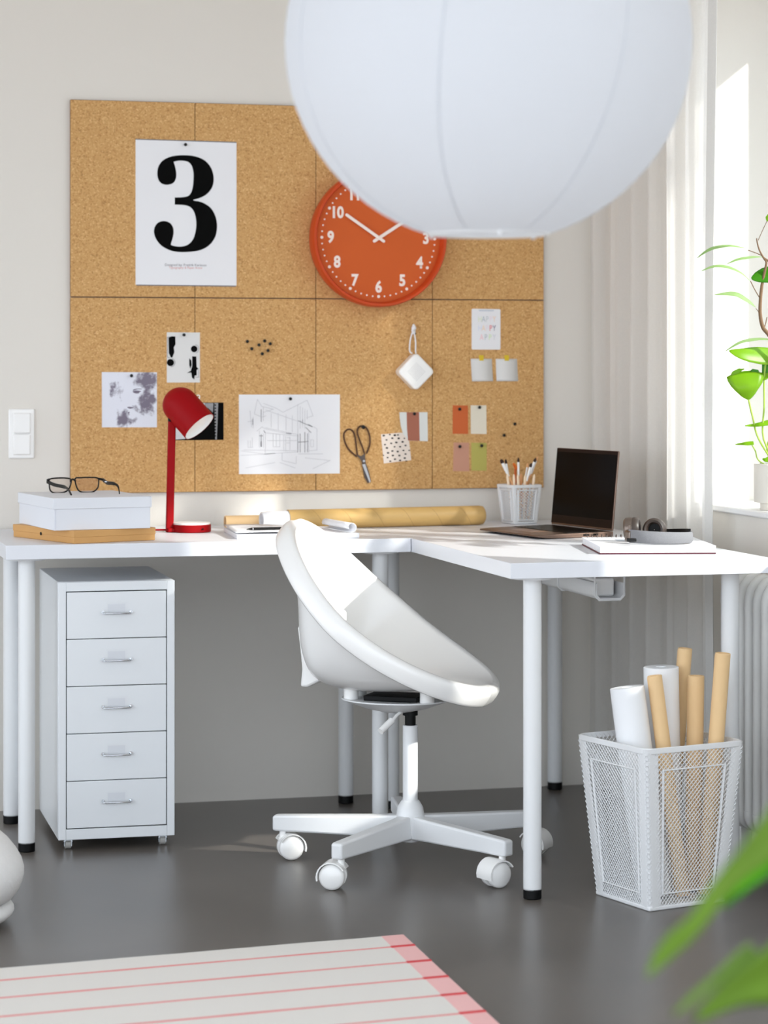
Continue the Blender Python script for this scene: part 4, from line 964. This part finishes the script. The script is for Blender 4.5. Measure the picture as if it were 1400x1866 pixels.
# the headband lies on its edge: an arc seen from outside
ctr = on('z', HZ, 1202, 988.5); HR = .0735
R_ = RT.copy(); B_ = Vector((FW.x, FW.y, 0))
def hb(a, r=1, z=0): return ctr + R_ * (HR * r * math.cos(a)) + B_ * (.062 * r * math.sin(a)) + Vector((0, 0, z))
bm = NB(); rs = []
for k in range(36):
    a = math.radians(196 + (372 - 196) * k / 35); z0 = .0008; z1 = .0285 - .003 * math.cos(a)
    rs.append([hb(a, 1, z0), hb(a, 1.04, z0 + .004), hb(a, 1.04, z1 - .004), hb(a, 1, z1), hb(a, .93, z1 - .003), hb(a, .91, (z0 + z1) / 2), hb(a, .93, z0 + .003)])
rings(bm, rs); ob('headband', bm, GREYFAB, t, w=True, smooth=60)
bm = NB(); rs = []
for k in range(14):
    a = math.radians(176 + (206 - 176) * k / 13)
    rs.append([hb(a, 1.02, .002), hb(a, 1.08, .004), hb(a, 1.08, .026), hb(a, 1.02, .0285), hb(a, .92, .0285), hb(a, .92, .002)])
rings(bm, rs); ob('slider', bm, GREYM, t, w=True, bevel=.002)
bm = NB(); rs = []
for k in range(20):
    a = math.radians(8 + 64 * k / 19); rs.append([hb(a, 1.0, .016), hb(a, 1.0, .031 - .0002 * k), hb(a, .93, .031 - .0002 * k), hb(a, .93, .016)])
rings(bm, rs); ob('inner_band', bm, BLKPL, t, w=True, smooth=50)
def cup_part(c, nrm, r, name='ear_cup'):
    u, v = frame_of(nrm); M = Matrix(((u.x, v.x, nrm.x, c.x), (u.y, v.y, nrm.y, c.y), (u.z, v.z, nrm.z, c.z), (0, 0, 0, 1)))
    bm = NB(); add_lathe(bm, [(.001, -.024), (r * .8, -.024), (r * .97, -.020), (r, -.010), (r * .97, -.004), (.001, -.004)], 40, M); e = ob(name, bm, GREYM, t, w=True)
    bm = NB(); add_lathe(bm, [(r * .50, -.006), (r * .52, .004), (r * .62, .010), (r * .78, .012), (r * .93, .008), (r * .99, .0), (r * .95, -.005)], 40, M, close_ends=False); ob('cushion', bm, BROWNL, e, w=True)
    bm = NB(); add_lathe(bm, [(r * .55, -.003), (.001, -.003)], 30, M, close_ends=False); ob('speaker_cloth', bm, BLACK, e, w=True)
n1 = (-B_ * .93 - R_ * .25 + Vector((0, 0, .12))).normalized()
cup_part(dep(5.70, 1192.5, 965), n1, .027)
n2 = (R_ * .96 - B_ * .22 + Vector((0, 0, .05))).normalized()
cup_part(dep(5.71, 1157, 963), n2, .0265)
bm = NB(); a = dep(5.66, 1148, 975); add_tube(bm, [a + Vector((0, 0, .022)), a, a + Vector((.004, 0, -.014))], .003, 8); ob('yoke', bm, GREYM, t, w=True, smooth=60)
bm = NB(); add_box(bm, dep(5.60, 1151, 984), (.022, .014, .008), Matrix.Rotation(-.2, 4, 'Z')); ob('hinge', bm, BLKPL, t, w=True, bevel=.002)

# ------------------------------------------------------------------ curtain
bm = NB(); NYc, NZc = 180, 14; V = []
for i in range(NYc + 1):
    f = i / NYc; yb = -.012 - .918 * f; row = []
    amp = .020 * (.55 + .45 * math.sin(3.1 * f + .5))
    for j in range(NZc + 1):
        z = .012 + (2.54 - .012) * j / NZc; h = j / NZc
        ph = 2 * PI * (6.2 * f + .9 * f * f)
        x = 1.664 + amp * math.sin(ph + .25 * math.sin(2.2 * h + 4 * f)) + .006 * math.sin(2.3 * ph + 1) + .004 * math.sin(5 * h + 9 * f)
        y = yb + .008 * math.cos(ph) + .012 * f * f * math.sin(3.0 * h + .8) - .012 * f * f * (1 - h) * 0
        row.append(bm.verts.new((min(x, 1.708), min(y, -.004), z)))
    V.append(row)
for i in range(NYc):
    for j in range(NZc): bm.faces.new((V[i][j], V[i + 1][j], V[i + 1][j + 1], V[i][j + 1]))
t = thing('curtain', 'sheer off-white floor-length curtain at the right wall behind the desk', 'curtain', (1.664, -.47, 0))
hem = []
for j in range(NZc + 1): hem.append((V[NYc][j].co.copy(), V[NYc - 5][j].co.copy()))
ob('fabric', bm, SHEER, t, w=True, smooth=180)
bm = NB(); H_ = [(bm.verts.new(a + Vector((-.0022, -.0006, 0))), bm.verts.new(b + Vector((-.0022, 0, 0)))) for a, b in hem]
for j in range(NZc): bm.faces.new((H_[j][0], H_[j][1], H_[j + 1][1], H_[j + 1][0]))
ob('side_hem', bm, mat('hem_linen', rgb(224, 222, 218), .9, trans=.15, vscale=200), t, w=True, smooth=180)
bm = NB(); add_cyl(bm, (1.664, -.004, 2.555), (1.664, -2.4, 2.555), .010, n=16); t2 = thing('curtain_rail', 'white rail carrying the curtain near the ceiling', 'curtain rail', (1.664, -1.2, 2.555))
ob('rod', bm, W_MET, t2, w=True)
for y in (-.06, -1.2, -2.3):
    bm = NB(); add_cyl(bm, (1.664, y, 2.555), (1.719, y, 2.555), .006, n=10); ob('bracket', bm, W_MET, t2, w=True)

# ------------------------------------------------------------------ radiator
t = thing('radiator', 'white column radiator below the window at the right edge', 'radiator', (1.66, -1.3, 0))
for k in range(12):
    y = -1.075 - k * .047; bm = NB()
    for x in (1.632, 1.694): add_tube(bm, [(x, y, .135), (x, y, .60)], .0155, 14)
    add_tube(bm, catmull([(1.632, y, .60), (1.636, y, .64), (1.663, y, .665), (1.690, y, .64), (1.694, y, .60)], 3), .0165, 14); add_tube(bm, catmull([(1.632, y, .14), (1.636, y, .115), (1.663, y, .098), (1.690, y, .115), (1.694, y, .14)], 3), .0165, 14)
    add_cyl(bm, (1.663, y - .0235, .118), (1.663, y + .0235, .118), .016, n=12); add_cyl(bm, (1.663, y - .0235, .645), (1.663, y + .0235, .645), .016, n=12)
    ob('column', bm, RADM, t, w=True, smooth=60)
for y in (-1.11, -1.55):
    bm = NB(); add_box(bm, (1.663, y, .043), (.03, .012, .086)); ob('foot', bm, RADM, t, w=True, bevel=.003)

# ------------------------------------------------------------------ paper lantern
LC = Vector((.456, -2.98, 1.636)); LR_ = .3005
t = thing('pendant_lamp', 'large white paper lantern hanging in the upper right foreground', 'pendant lamp', LC)
bm = NB(); prof = []
for k in range(61):
    a = -1.27 + (1.27 + 1.27) * k / 60; rib = .0002 * math.cos(k * PI)
    prof.append(((LR_ + rib) * math.cos(a), (LR_ * .985 + rib) * math.sin(a)))
add_lathe(bm, prof, 128, close_ends=False)
for v in bm.verts:
    a = math.atan2(v.co.y, v.co.x); v.co *= 1 + .0022 * (abs(math.sin(a * 4)) ** .35 - .7) * max(0, -v.co.z / LR_ * .8 + .25) + .0012 * noise.noise(v.co * 9)
ob('paper_shade', bm, RICE, t, smooth=60)
bm = NB()
for k_ in range(7):
    q = 2 * PI * k_ / 7 + .62; add_tube(bm, [(r_s * math.cos(q + .12 * z_s / LR_) * 1.0, r_s * math.sin(q + .12 * z_s / LR_) * 1.0, z_s) for r_s, z_s in prof[1:-1]], .0008, 6)
ob('paper_seams', bm, RICE, t, smooth=60)
bm = NB(); zr = prof[0][1]; rr_ = prof[0][0]
add_tube(bm, [(rr_ * math.cos(q), rr_ * math.sin(q), zr) for q in [2 * PI * k / 48 for k in range(48)]], .0022, 8, closed=True)
for q in (.4, 2.5, 4.6): add_lathe(bm, [(.003, 0), (.0042, .003), (.003, .006)], 10, Matrix.Translation((rr_ * math.cos(q), rr_ * math.sin(q), zr - .005)))
ob('bottom_ring', bm, W_MET, t, smooth=60)
bm = NB(); add_tube(bm, [(rr_ * math.cos(q), rr_ * math.sin(q), -zr) for q in [2 * PI * k / 48 for k in range(48)]], .0022, 8, closed=True)
for q in (0, PI / 2): add_tube(bm, [(rr_ * math.cos(q), rr_ * math.sin(q), -zr), (-rr_ * math.cos(q), -rr_ * math.sin(q), -zr)], .0018, 6)
ob('top_frame', bm, W_MET, t, smooth=60)
bm = NB(); add_cyl(bm, (0, 0, .18), (0, 0, CEIL - LC.z - .03), .003, n=8); ob('cord', bm, W_PLA, t)
bm = NB(); add_lathe(bm, [(.045, CEIL - LC.z - .0005), (.045, CEIL - LC.z - .02), (.012, CEIL - LC.z - .035), (.004, CEIL - LC.z - .036)], 24); ob('ceiling_cup', bm, W_PLA, t)
bm = NB(); add_lathe(bm, [(.014, .20), (.018, .16), (.018, .12), (.03, .06), (.03, .03), (.016, .005), (.001, 0)], 20); ob('bulb', bm, W_PLA, t)

bl = bpy.data.lights.new('lantern_fill', 'POINT'); bl.energy = .72; bl.color = (1, .97, .92); bl.shadow_soft_size = .03  # added fill inside the lantern, standing in for daylight on its paper
blo = bpy.data.objects.new('lantern_fill', bl); COL.objects.link(blo); blo.location = LC + Vector((0, 0, -.03))

# ------------------------------------------------------------------ plants
def strip_leaf(pts, widths, side, m, parent, fold=.15, sag=None, name='leaf', nx=6):
    """leaf blade along a 3D polyline; widths = half widths; side = cross direction"""
    P = catmull(pts, 4); n = len(P); k = len(widths); bm = NB(); V = []
    for i, p in enumerate(P):
        f = i / (n - 1) * (k - 1); j = min(int(f), k - 2); w_ = widths[j] + (widths[j + 1] - widths[j]) * (f - j)
        d = (P[min(i + 1, n - 1)] - P[max(i - 1, 0)]).normalized(); s = (side - d * side.dot(d)).normalized(); nn = d.cross(s)
        V.append([bm.verts.new(p + s * (w_ * q) + nn * (abs(q) * w_ * fold)) for q in [-1 + 2 * a / nx for a in range(nx + 1)]])
    for i in range(n - 1):
        for a in range(nx): bm.faces.new((V[i][a], V[i][a + 1], V[i + 1][a + 1], V[i + 1][a]))
    return ob(name, bm, m, parent, w=True, smooth=180, solid=.0006)
pc = Vector((1.782, -1.045, NZ0 + .0165))
t = thing('potted_plant', 'leafy green plant in a cream pot on the window sill', 'potted plant', pc)
bm = NB(); add_lathe(bm, [(.001, .0), (.050, .0), (.050, .016), (.0635, .018), (.0645, .020), (.0645, .108), (.0625, .110), (.059, .108), (.059, .094), (.001, .094)], 48, close_ends=False); ob('pot', bm, CREAM, t)
bm = NB(); add_lathe(bm, [(.0588, .090), (.0588, .096), (.001, .098)], 32, close_ends=False); ob('soil', bm, SOIL, t)
DP = 5.93
def pp(u, v, d=DP): return dep(d, u, v)
base = Vector((pc.x - .002, pc.y, pc.z + .094))
def stem(pts, r=.0022, m=STEMM, parent=None, rad=None):
    bm = NB(); P = catmull(pts, 5); add_tube(bm, P, r, 8, radii=None if rad is None else [rad[0] + (rad[1] - rad[0]) * i / (len(P) - 1) for i in range(len(P))]); ob('stem', bm, m, parent or t, w=True, smooth=60)
stem([base + Vector((-.006, 0, 0)), pp(1383, 800), pp(1372, 760), pp(1364.5, 728)]); 
stem([base + Vector((0, 0, 0)), pp(1392, 800), pp(1393, 740), pp(1393, 690), pp(1397, 650)])
stem([base + Vector((.004, .004, 0)), pp(1399, 822), pp(1408, 790)], .003)
stem([base + Vector((-.01, 0, 0)), pp(1384, 840), pp(1377, 822), pp(1371, 811)], .0016)
# heart leaf hanging towards the room
k = 5.93 / F_PX
strip_leaf([pp(1357.5, 676), pp(1360, 690, DP - .01), pp(1363, 710, DP - .015), pp(1365, 729, DP)], [30 * k * .5, 34 * k, 33 * k, 29 * k, 22 * k, 13 * k, 1 * k], (RT + Vector((0, 0, .12))).normalized(), LEAFM, t, -.12)
strip_leaf([pp(1345, 681), pp(1343, 678), pp(1341, 674)], [16 * k, 13 * k, 6 * k], RT, LEAFM, t, .0, name='leaf_lobe')
strip_leaf([pp(1376, 682), pp(1376, 679), pp(1377, 673)], [12 * k, 10 * k, 5 * k], RT, LEAFD, t, .0, name='leaf_lobe')
strip_leaf([pp(1425, 650), pp(1395, 648, DP - .01), pp(1355, 645, DP - .03), pp(1329, 639, DP - .03)], [10 * k, 17 * k, 18 * k, 14 * k, 8 * k, 1 * k], (Vector((0, 0, 1)) + B_ * .5).normalized(), LEAFM, t, .1)
strip_leaf([pp(1412, 690), pp(1403, 680), pp(1398, 668), pp(1393, 650)], [3 * k, 9 * k, 12 * k, 8 * k, 1 * k], RT, LEAFD, t, .1)
strip_leaf([pp(1415, 768), pp(1400, 770), pp(1380, 774), pp(1358, 776)], [5 * k, 6 * k, 4 * k, 1 * k], (Vector((0, 0, 1)) + B_ * .7).normalized(), LEAFM, t, .1)
strip_leaf([pp(1374, 807), pp(1362, 808), pp(1350, 809), pp(1340, 810)], [4 * k, 4.5 * k, 2.5 * k, .5 * k], (Vector((0, 0, 1)) + B_ * .8).normalized(), LEAFM, t, .1)
strip_leaf([pp(1412, 832), pp(1404, 836), pp(1396, 838), pp(1390, 836)], [4 * k, 6 * k, 4 * k, 1 * k], (Vector((0, 0, 1)) + B_ * .3).normalized(), LEAFM, t, .1)
strip_leaf([pp(1385, 690), pp(1392, 686), pp(1400, 680), pp(1408, 676)], [3 * k, 8 * k, 8 * k, 2 * k], (Vector((0, 0, 1)) + B_ * .3).normalized(), LEAFM, t, .1)
# tall woody plant in its own pot nearer along the sill
q0 = Vector((1.79, -1.29, NZ0 + .0165)); DQ = 5.9
t = thing('potted_plant', 'woody branch with long arching leaves reaching in over the sill at right', 'potted plant', q0)
bm = NB(); add_lathe(bm, [(.001, .0), (.05, .0), (.062, .02), (.066, .12), (.062, .122), (.058, .105), (.001, .105)], 40, close_ends=False); ob('pot', bm, CREAM, t)
bm = NB(); add_lathe(bm, [(.0585, .10), (.0585, .106), (.001, .108)], 32, close_ends=False); ob('soil', bm, SOIL, t)
def qp(u, v, d=DQ): return dep(d, u, v)
stem([q0 + Vector((0, 0, .10)), qp(1440, 720), qp(1425, 650), qp(1403, 612), qp(1391, 597), qp(1386, 575), qp(1386, 550), qp(1389, 520), qp(1395, 490)], .0042, BARK, rad=(.0065, .0034))
stem([qp(1395, 490), qp(1397, 478), qp(1392, 470), qp(1384, 455), qp(1380, 440), qp(1379.5, 434)], .003, BARK, rad=(.0032, .0012)); stem([qp(1382, 438), qp(1390, 420), qp(1398, 403)], .0009, BARK)
stem([qp(1389, 466), qp(1378, 461), qp(1364, 456)], .0011, BARK); stem([qp(1392, 470), qp(1402, 476), qp(1412, 478)], .0026, BARK); stem([qp(1386, 545), qp(1376, 528), qp(1368, 512)], .0011, BARK); stem([qp(1384, 570), qp(1381, 566), qp(1378, 562)], .0008, BARK); stem([qp(1393, 598), qp(1396, 588), qp(1398, 578)], .0012, BARK)
k = DQ / F_PX; up_ = (Vector((0, 0, .35)) + B_).normalized()
strip_leaf([qp(1358, 452), qp(1330, 446), qp(1300, 450), qp(1282, 460), qp(1271, 470)], [1 * k, 6 * k, 9 * k, 8 * k, 5 * k, .5 * k], up_, LEAFP, t, .25)
strip_leaf([qp(1367, 511), qp(1350, 495), qp(1325, 484), qp(1300, 484), qp(1278, 494)], [1 * k, 6 * k, 9 * k, 9 * k, 6 * k, .5 * k], up_, LEAFP, t, .25)
strip_leaf([qp(1389, 468), qp(1372, 467), qp(1345, 471), qp(1325, 481)], [1 * k, 5 * k, 8 * k, 6 * k, .5 * k], up_, LEAFP, t, .25)
strip_leaf([qp(1378, 560), qp(1366, 548), qp(1340, 534), qp(1302, 537)], [1 * k, 8 * k, 11 * k, 8 * k, .5 * k], (Vector((0, 0, .55)) + B_).normalized(), LEAFP, t, .2)
strip_leaf([qp(1420, 490), qp(1405, 497), qp(1385, 503), qp(1370, 508)], [6 * k, 15 * k, 16 * k, 11 * k, 2 * k], (Vector((0, 0, 1)) + B_ * .5).normalized(), LEAFD, t, .2)
strip_leaf([qp(1410, 620), qp(1385, 616), qp(1350, 622), qp(1322, 640)], [2 * k, 6 * k, 8 * k, 6 * k, .5 * k], up_, LEAFP, t, .25)
strip_leaf([qp(1398, 403), qp(1402, 396), qp(1404, 388)], [1 * k, 6 * k, 5 * k, .5 * k], RT, LEAFM, t, .2)

rr = random.Random(11)  # trunk and leaf crown out of view, added to dapple sun on the boards
ctrunk = [q0 + Vector((0, 0, .10)), q0 + Vector((-.02, -.03, .35)), q0 + Vector((-.01, -.06, .6)), q0 + Vector((-.03, -.04, .85))]
stem(ctrunk, .004, BARK, rad=(.0065, .002))
for i in range(52):
    f = .3 + .7 * rr.random(); a = 2 * PI * rr.random(); b0 = catmull(ctrunk, 8)[int(f * 24)]
    d = Vector((math.cos(a) * .55, math.sin(a), .15)).normalized()
    if d.y > .25: d.y = -d.y * .6; d.normalize()
    p1 = b0 + d * rr.uniform(.02, .12); L_ = rr.uniform(.10, .16)
    p3 = p1 + d * L_ + Vector((0, 0, -.035)); p2 = (p1 + p3) / 2 + Vector((0, 0, .03))
    if max(p1.x, p3.x) > NX - .01 or min(p1.x, p3.x) < 1.60: continue
    strip_leaf([p1, p2, p3], [.002, .020, .027, .019, .001], d.cross(Vector((0, 0, 1))).normalized(), (LEAFD, LEAFM)[i % 2], t, .2)

# big plant near the camera
DF = 2.05
def fp(u, v, d=DF): return dep(d, u, v)
f0 = fp(1560, 1866); f0.z = 0
t = thing('floor_plant', 'large blurred green plant leaves in the bottom right foreground', 'potted plant', f0)
bm = NB(); add_lathe(bm, [(.001, 0), (.09, 0), (.12, .20), (.122, .22), (.112, .22), (.108, .19), (.001, .19)], 40, close_ends=False); ob('pot', bm, CREAM, t)
bm = NB(); add_lathe(bm, [(.1085, .185), (.1085, .195), (.001, .197)], 30, close_ends=False); ob('soil', bm, SOIL, t)
k = DF / F_PX
fpl = (RT * .8 + Vector((0, 0, .6))).normalized()
stem([f0 + Vector((0, 0, .19)), fp(1540, 1700), fp(1480, 1480), fp(1430, 1470)], .004)
stem([f0 + Vector((.01, .02, .19)), fp(1560, 1850), fp(1520, 1740), fp(1460, 1730)], .004)
strip_leaf([fp(1440, 1490), fp(1385, 1545), fp(1320, 1610), fp(1268, 1680), fp(1225, 1720), fp(1192, 1760), fp(1180, 1782)], [50 * k, 38 * k, 26 * k, 20 * k, 18 * k, 22 * k, 17 * k, 7 * k, 1 * k], (RT * .75 - Vector((0, 0, .6)) + FW * .25).normalized(), LEAFF, t, .12)
strip_leaf([fp(1450, 1520, DF + .05), fp(1395, 1565, DF + .05), fp(1350, 1610, DF + .05), fp(1318, 1655, DF + .05)], [30 * k, 30 * k, 26 * k, 14 * k, 1 * k], (RT * .75 - Vector((0, 0, .6)) + FW * .25).normalized(), LEAFD, t, .12)
strip_leaf([fp(1480, 1745), fp(1420, 1772), fp(1340, 1805), fp(1262, 1862)], [90 * k, 80 * k, 60 * k, 40 * k, 22 * k, 3 * k], (RT * .45 - Vector((0, 0, .87)) + FW * .3).normalized(), LEAFF, t, .15)
strip_leaf([fp(1375, 1728), fp(1330, 1765), fp(1275, 1808), fp(1226, 1852)], [14 * k, 15 * k, 10 * k, 8 * k, 2 * k], (RT * .6 - Vector((0, 0, .8))).normalized(), LEAFF, t, .1, name='leaf_lobe')

# unseen leafy tree, added outside the window to cut direct sun on the boards
tq = Vector((3.6, -3.2, -1.2))
t = thing('added_shade_tree', 'unseen leafy tree added outside the window to keep sun off the boards', 'tree', tq)
stem([tq, Vector((3.55, -3.1, .9)), Vector((3.45, -3.0, 2.4)), Vector((3.2, -2.7, 3.3))], .06, BARK, rad=(.09, .03))
rr = random.Random(4); bm = NB()
for i in range(420):
    c = Vector((3.1, -2.64, 3.12)) + Vector((rr.gauss(0, .2), rr.gauss(0, .14), rr.gauss(0, .14)))
    u = Vector((rr.gauss(0, 1), rr.gauss(0, 1), rr.gauss(0, 1))).normalized(); v = u.orthogonal().normalized(); L_, w_ = rr.uniform(.05, .08), rr.uniform(.02, .032)
    bm.faces.new([bm.verts.new(p) for p in (c - u * L_, c - u * L_ * .2 + v * w_, c + u * L_ * .5 + v * w_ * .8, c + u * L_, c + u * L_ * .5 - v * w_ * .8, c - u * L_ * .2 - v * w_)])
ob('foliage', bm, LEAFD, t, w=True, smooth=0, recalc=False)['kind'] = 'stuff'

# ------------------------------------------------------------------ rug
rc = Vector((.690, -1.643, 0)); ux = Vector((-.996, -.090, 0)); uy = Vector((-.024, -1, 0))
RL, RW_ = 2.2, 1.6
t = thing('rug', 'white woven rug with thin red stripes and a pink end band', 'rug', (rc + ux * RL / 2 + uy * RW_ / 2))
def rq(a0, a1, b0, b1, z0, z1, bm, wob=0):
    n = 40 if wob else 1
    P = [rc + ux * (a0 + (a1 - a0) * i / n) + uy * (b0 + (wob * noise.noise((i * .45, b0 * 9, 0)))) for i in range(n + 1)] + [rc + ux * (a1 + (a0 - a1) * i / n) + uy * (b1 + (wob * noise.noise((i * .45 + 7, b1 * 9, 0)))) for i in range(n + 1)]
    add_prism(bm, [p + Vector((0, 0, z0)) for p in P], Vector((0, 0, z1 - z0)))
sy = [.095 + .1295 * k for k in range(12)]
def striped(name, base, stripes, m0, m1):
    """one woven piece: its ground and its stripes are one mesh"""
    bm = NB(); base(bm); n0 = len(bm.faces); stripes(bm); bm.faces.ensure_lookup_table()
    for f in bm.faces[n0:]: f.material_index = 1
    o = ob(name, bm, m0, t, w=True, smooth=0); o.data.materials.append(m1); return o
striped('field', lambda bm: rq(.047, RL, 0, RW_, .0004, .0062, bm, .003), lambda bm: [rq(.047, RL, b - .0038, b + .0038, .0063, .0070, bm, .0022) for b in sy], RUGW, RUGR)['label'] = 'white field with thin red stripes'
striped('end_band', lambda bm: rq(0, .0475, .0, RW_, .0004, .0066, bm, .0015), lambda bm: [rq(-.0004, .05, b - .0065, b + .0065, .0055, .0074, bm) for b in sy], PINKB, RUGRR)['label'] = 'pink end band with red bars'

# ------------------------------------------------------------------ pouf at the left edge
pf = Vector((-.229, -1.28, 0))
t = thing('pouf', 'round white upholstered pouf cut off by the left edge of the picture', 'pouf', pf)
bm = NB(); pr = [(.001, .235), (.06, .232), (.12, .21), (.165, .175), (.195, .13), (.196, .10), (.188, .075), (.170, .052), (.160, .046)]
add_lathe(bm, [(a, b) for a, b in pr[::-1]], 48); ob('cushion', bm, PILE, t, subsurf=1, smooth=180)
bm = NB(); add_lathe(bm, [(.12, .0005), (.155, .006), (.174, .022), (.176, .034), (.165, .046), (.15, .05)], 48); ob('base_ring', bm, PILE, t, subsurf=1, smooth=180)

# ------------------------------------------------------------------ light
w = bpy.data.worlds.new('sky'); SC.world = w; w.use_nodes = True; nt = w.node_tree; n = nt.nodes; L = nt.links
bg = n['Background']; tc = n.new('ShaderNodeTexCoord'); sx = n.new('ShaderNodeSeparateXYZ'); L.new(tc.outputs['Generated'], sx.inputs[0])
rp = n.new('ShaderNodeValToRGB'); e = rp.color_ramp.elements
e[0].position = .47; e[0].color = (.60, .61, .64, 1); e[1].position = .53; e[1].color = (.85, .935, 1.03, 1)
mr = n.new('ShaderNodeMapRange'); mr.inputs['From Min'].default_value = -1; L.new(sx.outputs['Z'], mr.inputs['Value']); L.new(mr.outputs[0], rp.inputs[0])
L.new(rp.outputs[0], bg.inputs['Color']); bg.inputs['Strength'].default_value = 2.95
sd = bpy.data.lights.new('sun', 'SUN'); sd.energy = 5.2; sd.angle = math.radians(1.3); sd.color = (1, .97, .91)
so = bpy.data.objects.new('sun', sd); COL.objects.link(so)
so.rotation_euler = Vector((-1, 1.05, -.8)).to_track_quat('-Z', 'Y').to_euler(); so.location = (5, -4, 4)

# ------------------------------------------------------------------ camera
cd = bpy.data.cameras.new('camera'); co = bpy.data.objects.new('camera', cd); COL.objects.link(co)
cd.sensor_fit = 'HORIZONTAL'; cd.sensor_width = 36; cd.lens = F_PX / 1400 * 36
cd.shift_y = -(933 - Y_H) / 1400; cd.clip_start = .05; cd.clip_end = 60
co.location = CAM; co.rotation_euler = (PI / 2, 0, -YAW)
cd.dof.use_dof = True; cd.dof.focus_distance = 5.65; cd.dof.aperture_fstop = 5.2
SC.camera = co
vs = SC.view_settings; vs.view_transform = 'Standard'; vs.look = 'None'; vs.gamma = 1; vs.use_curve_mapping = False; vs.exposure = .1
SC.cycles.use_denoising = True; SC.cycles.max_bounces = 10; SC.cycles.diffuse_bounces = 5; SC.cycles.transparent_max_bounces = 24
SC.cycles.caustics_reflective = False; SC.cycles.caustics_refractive = False
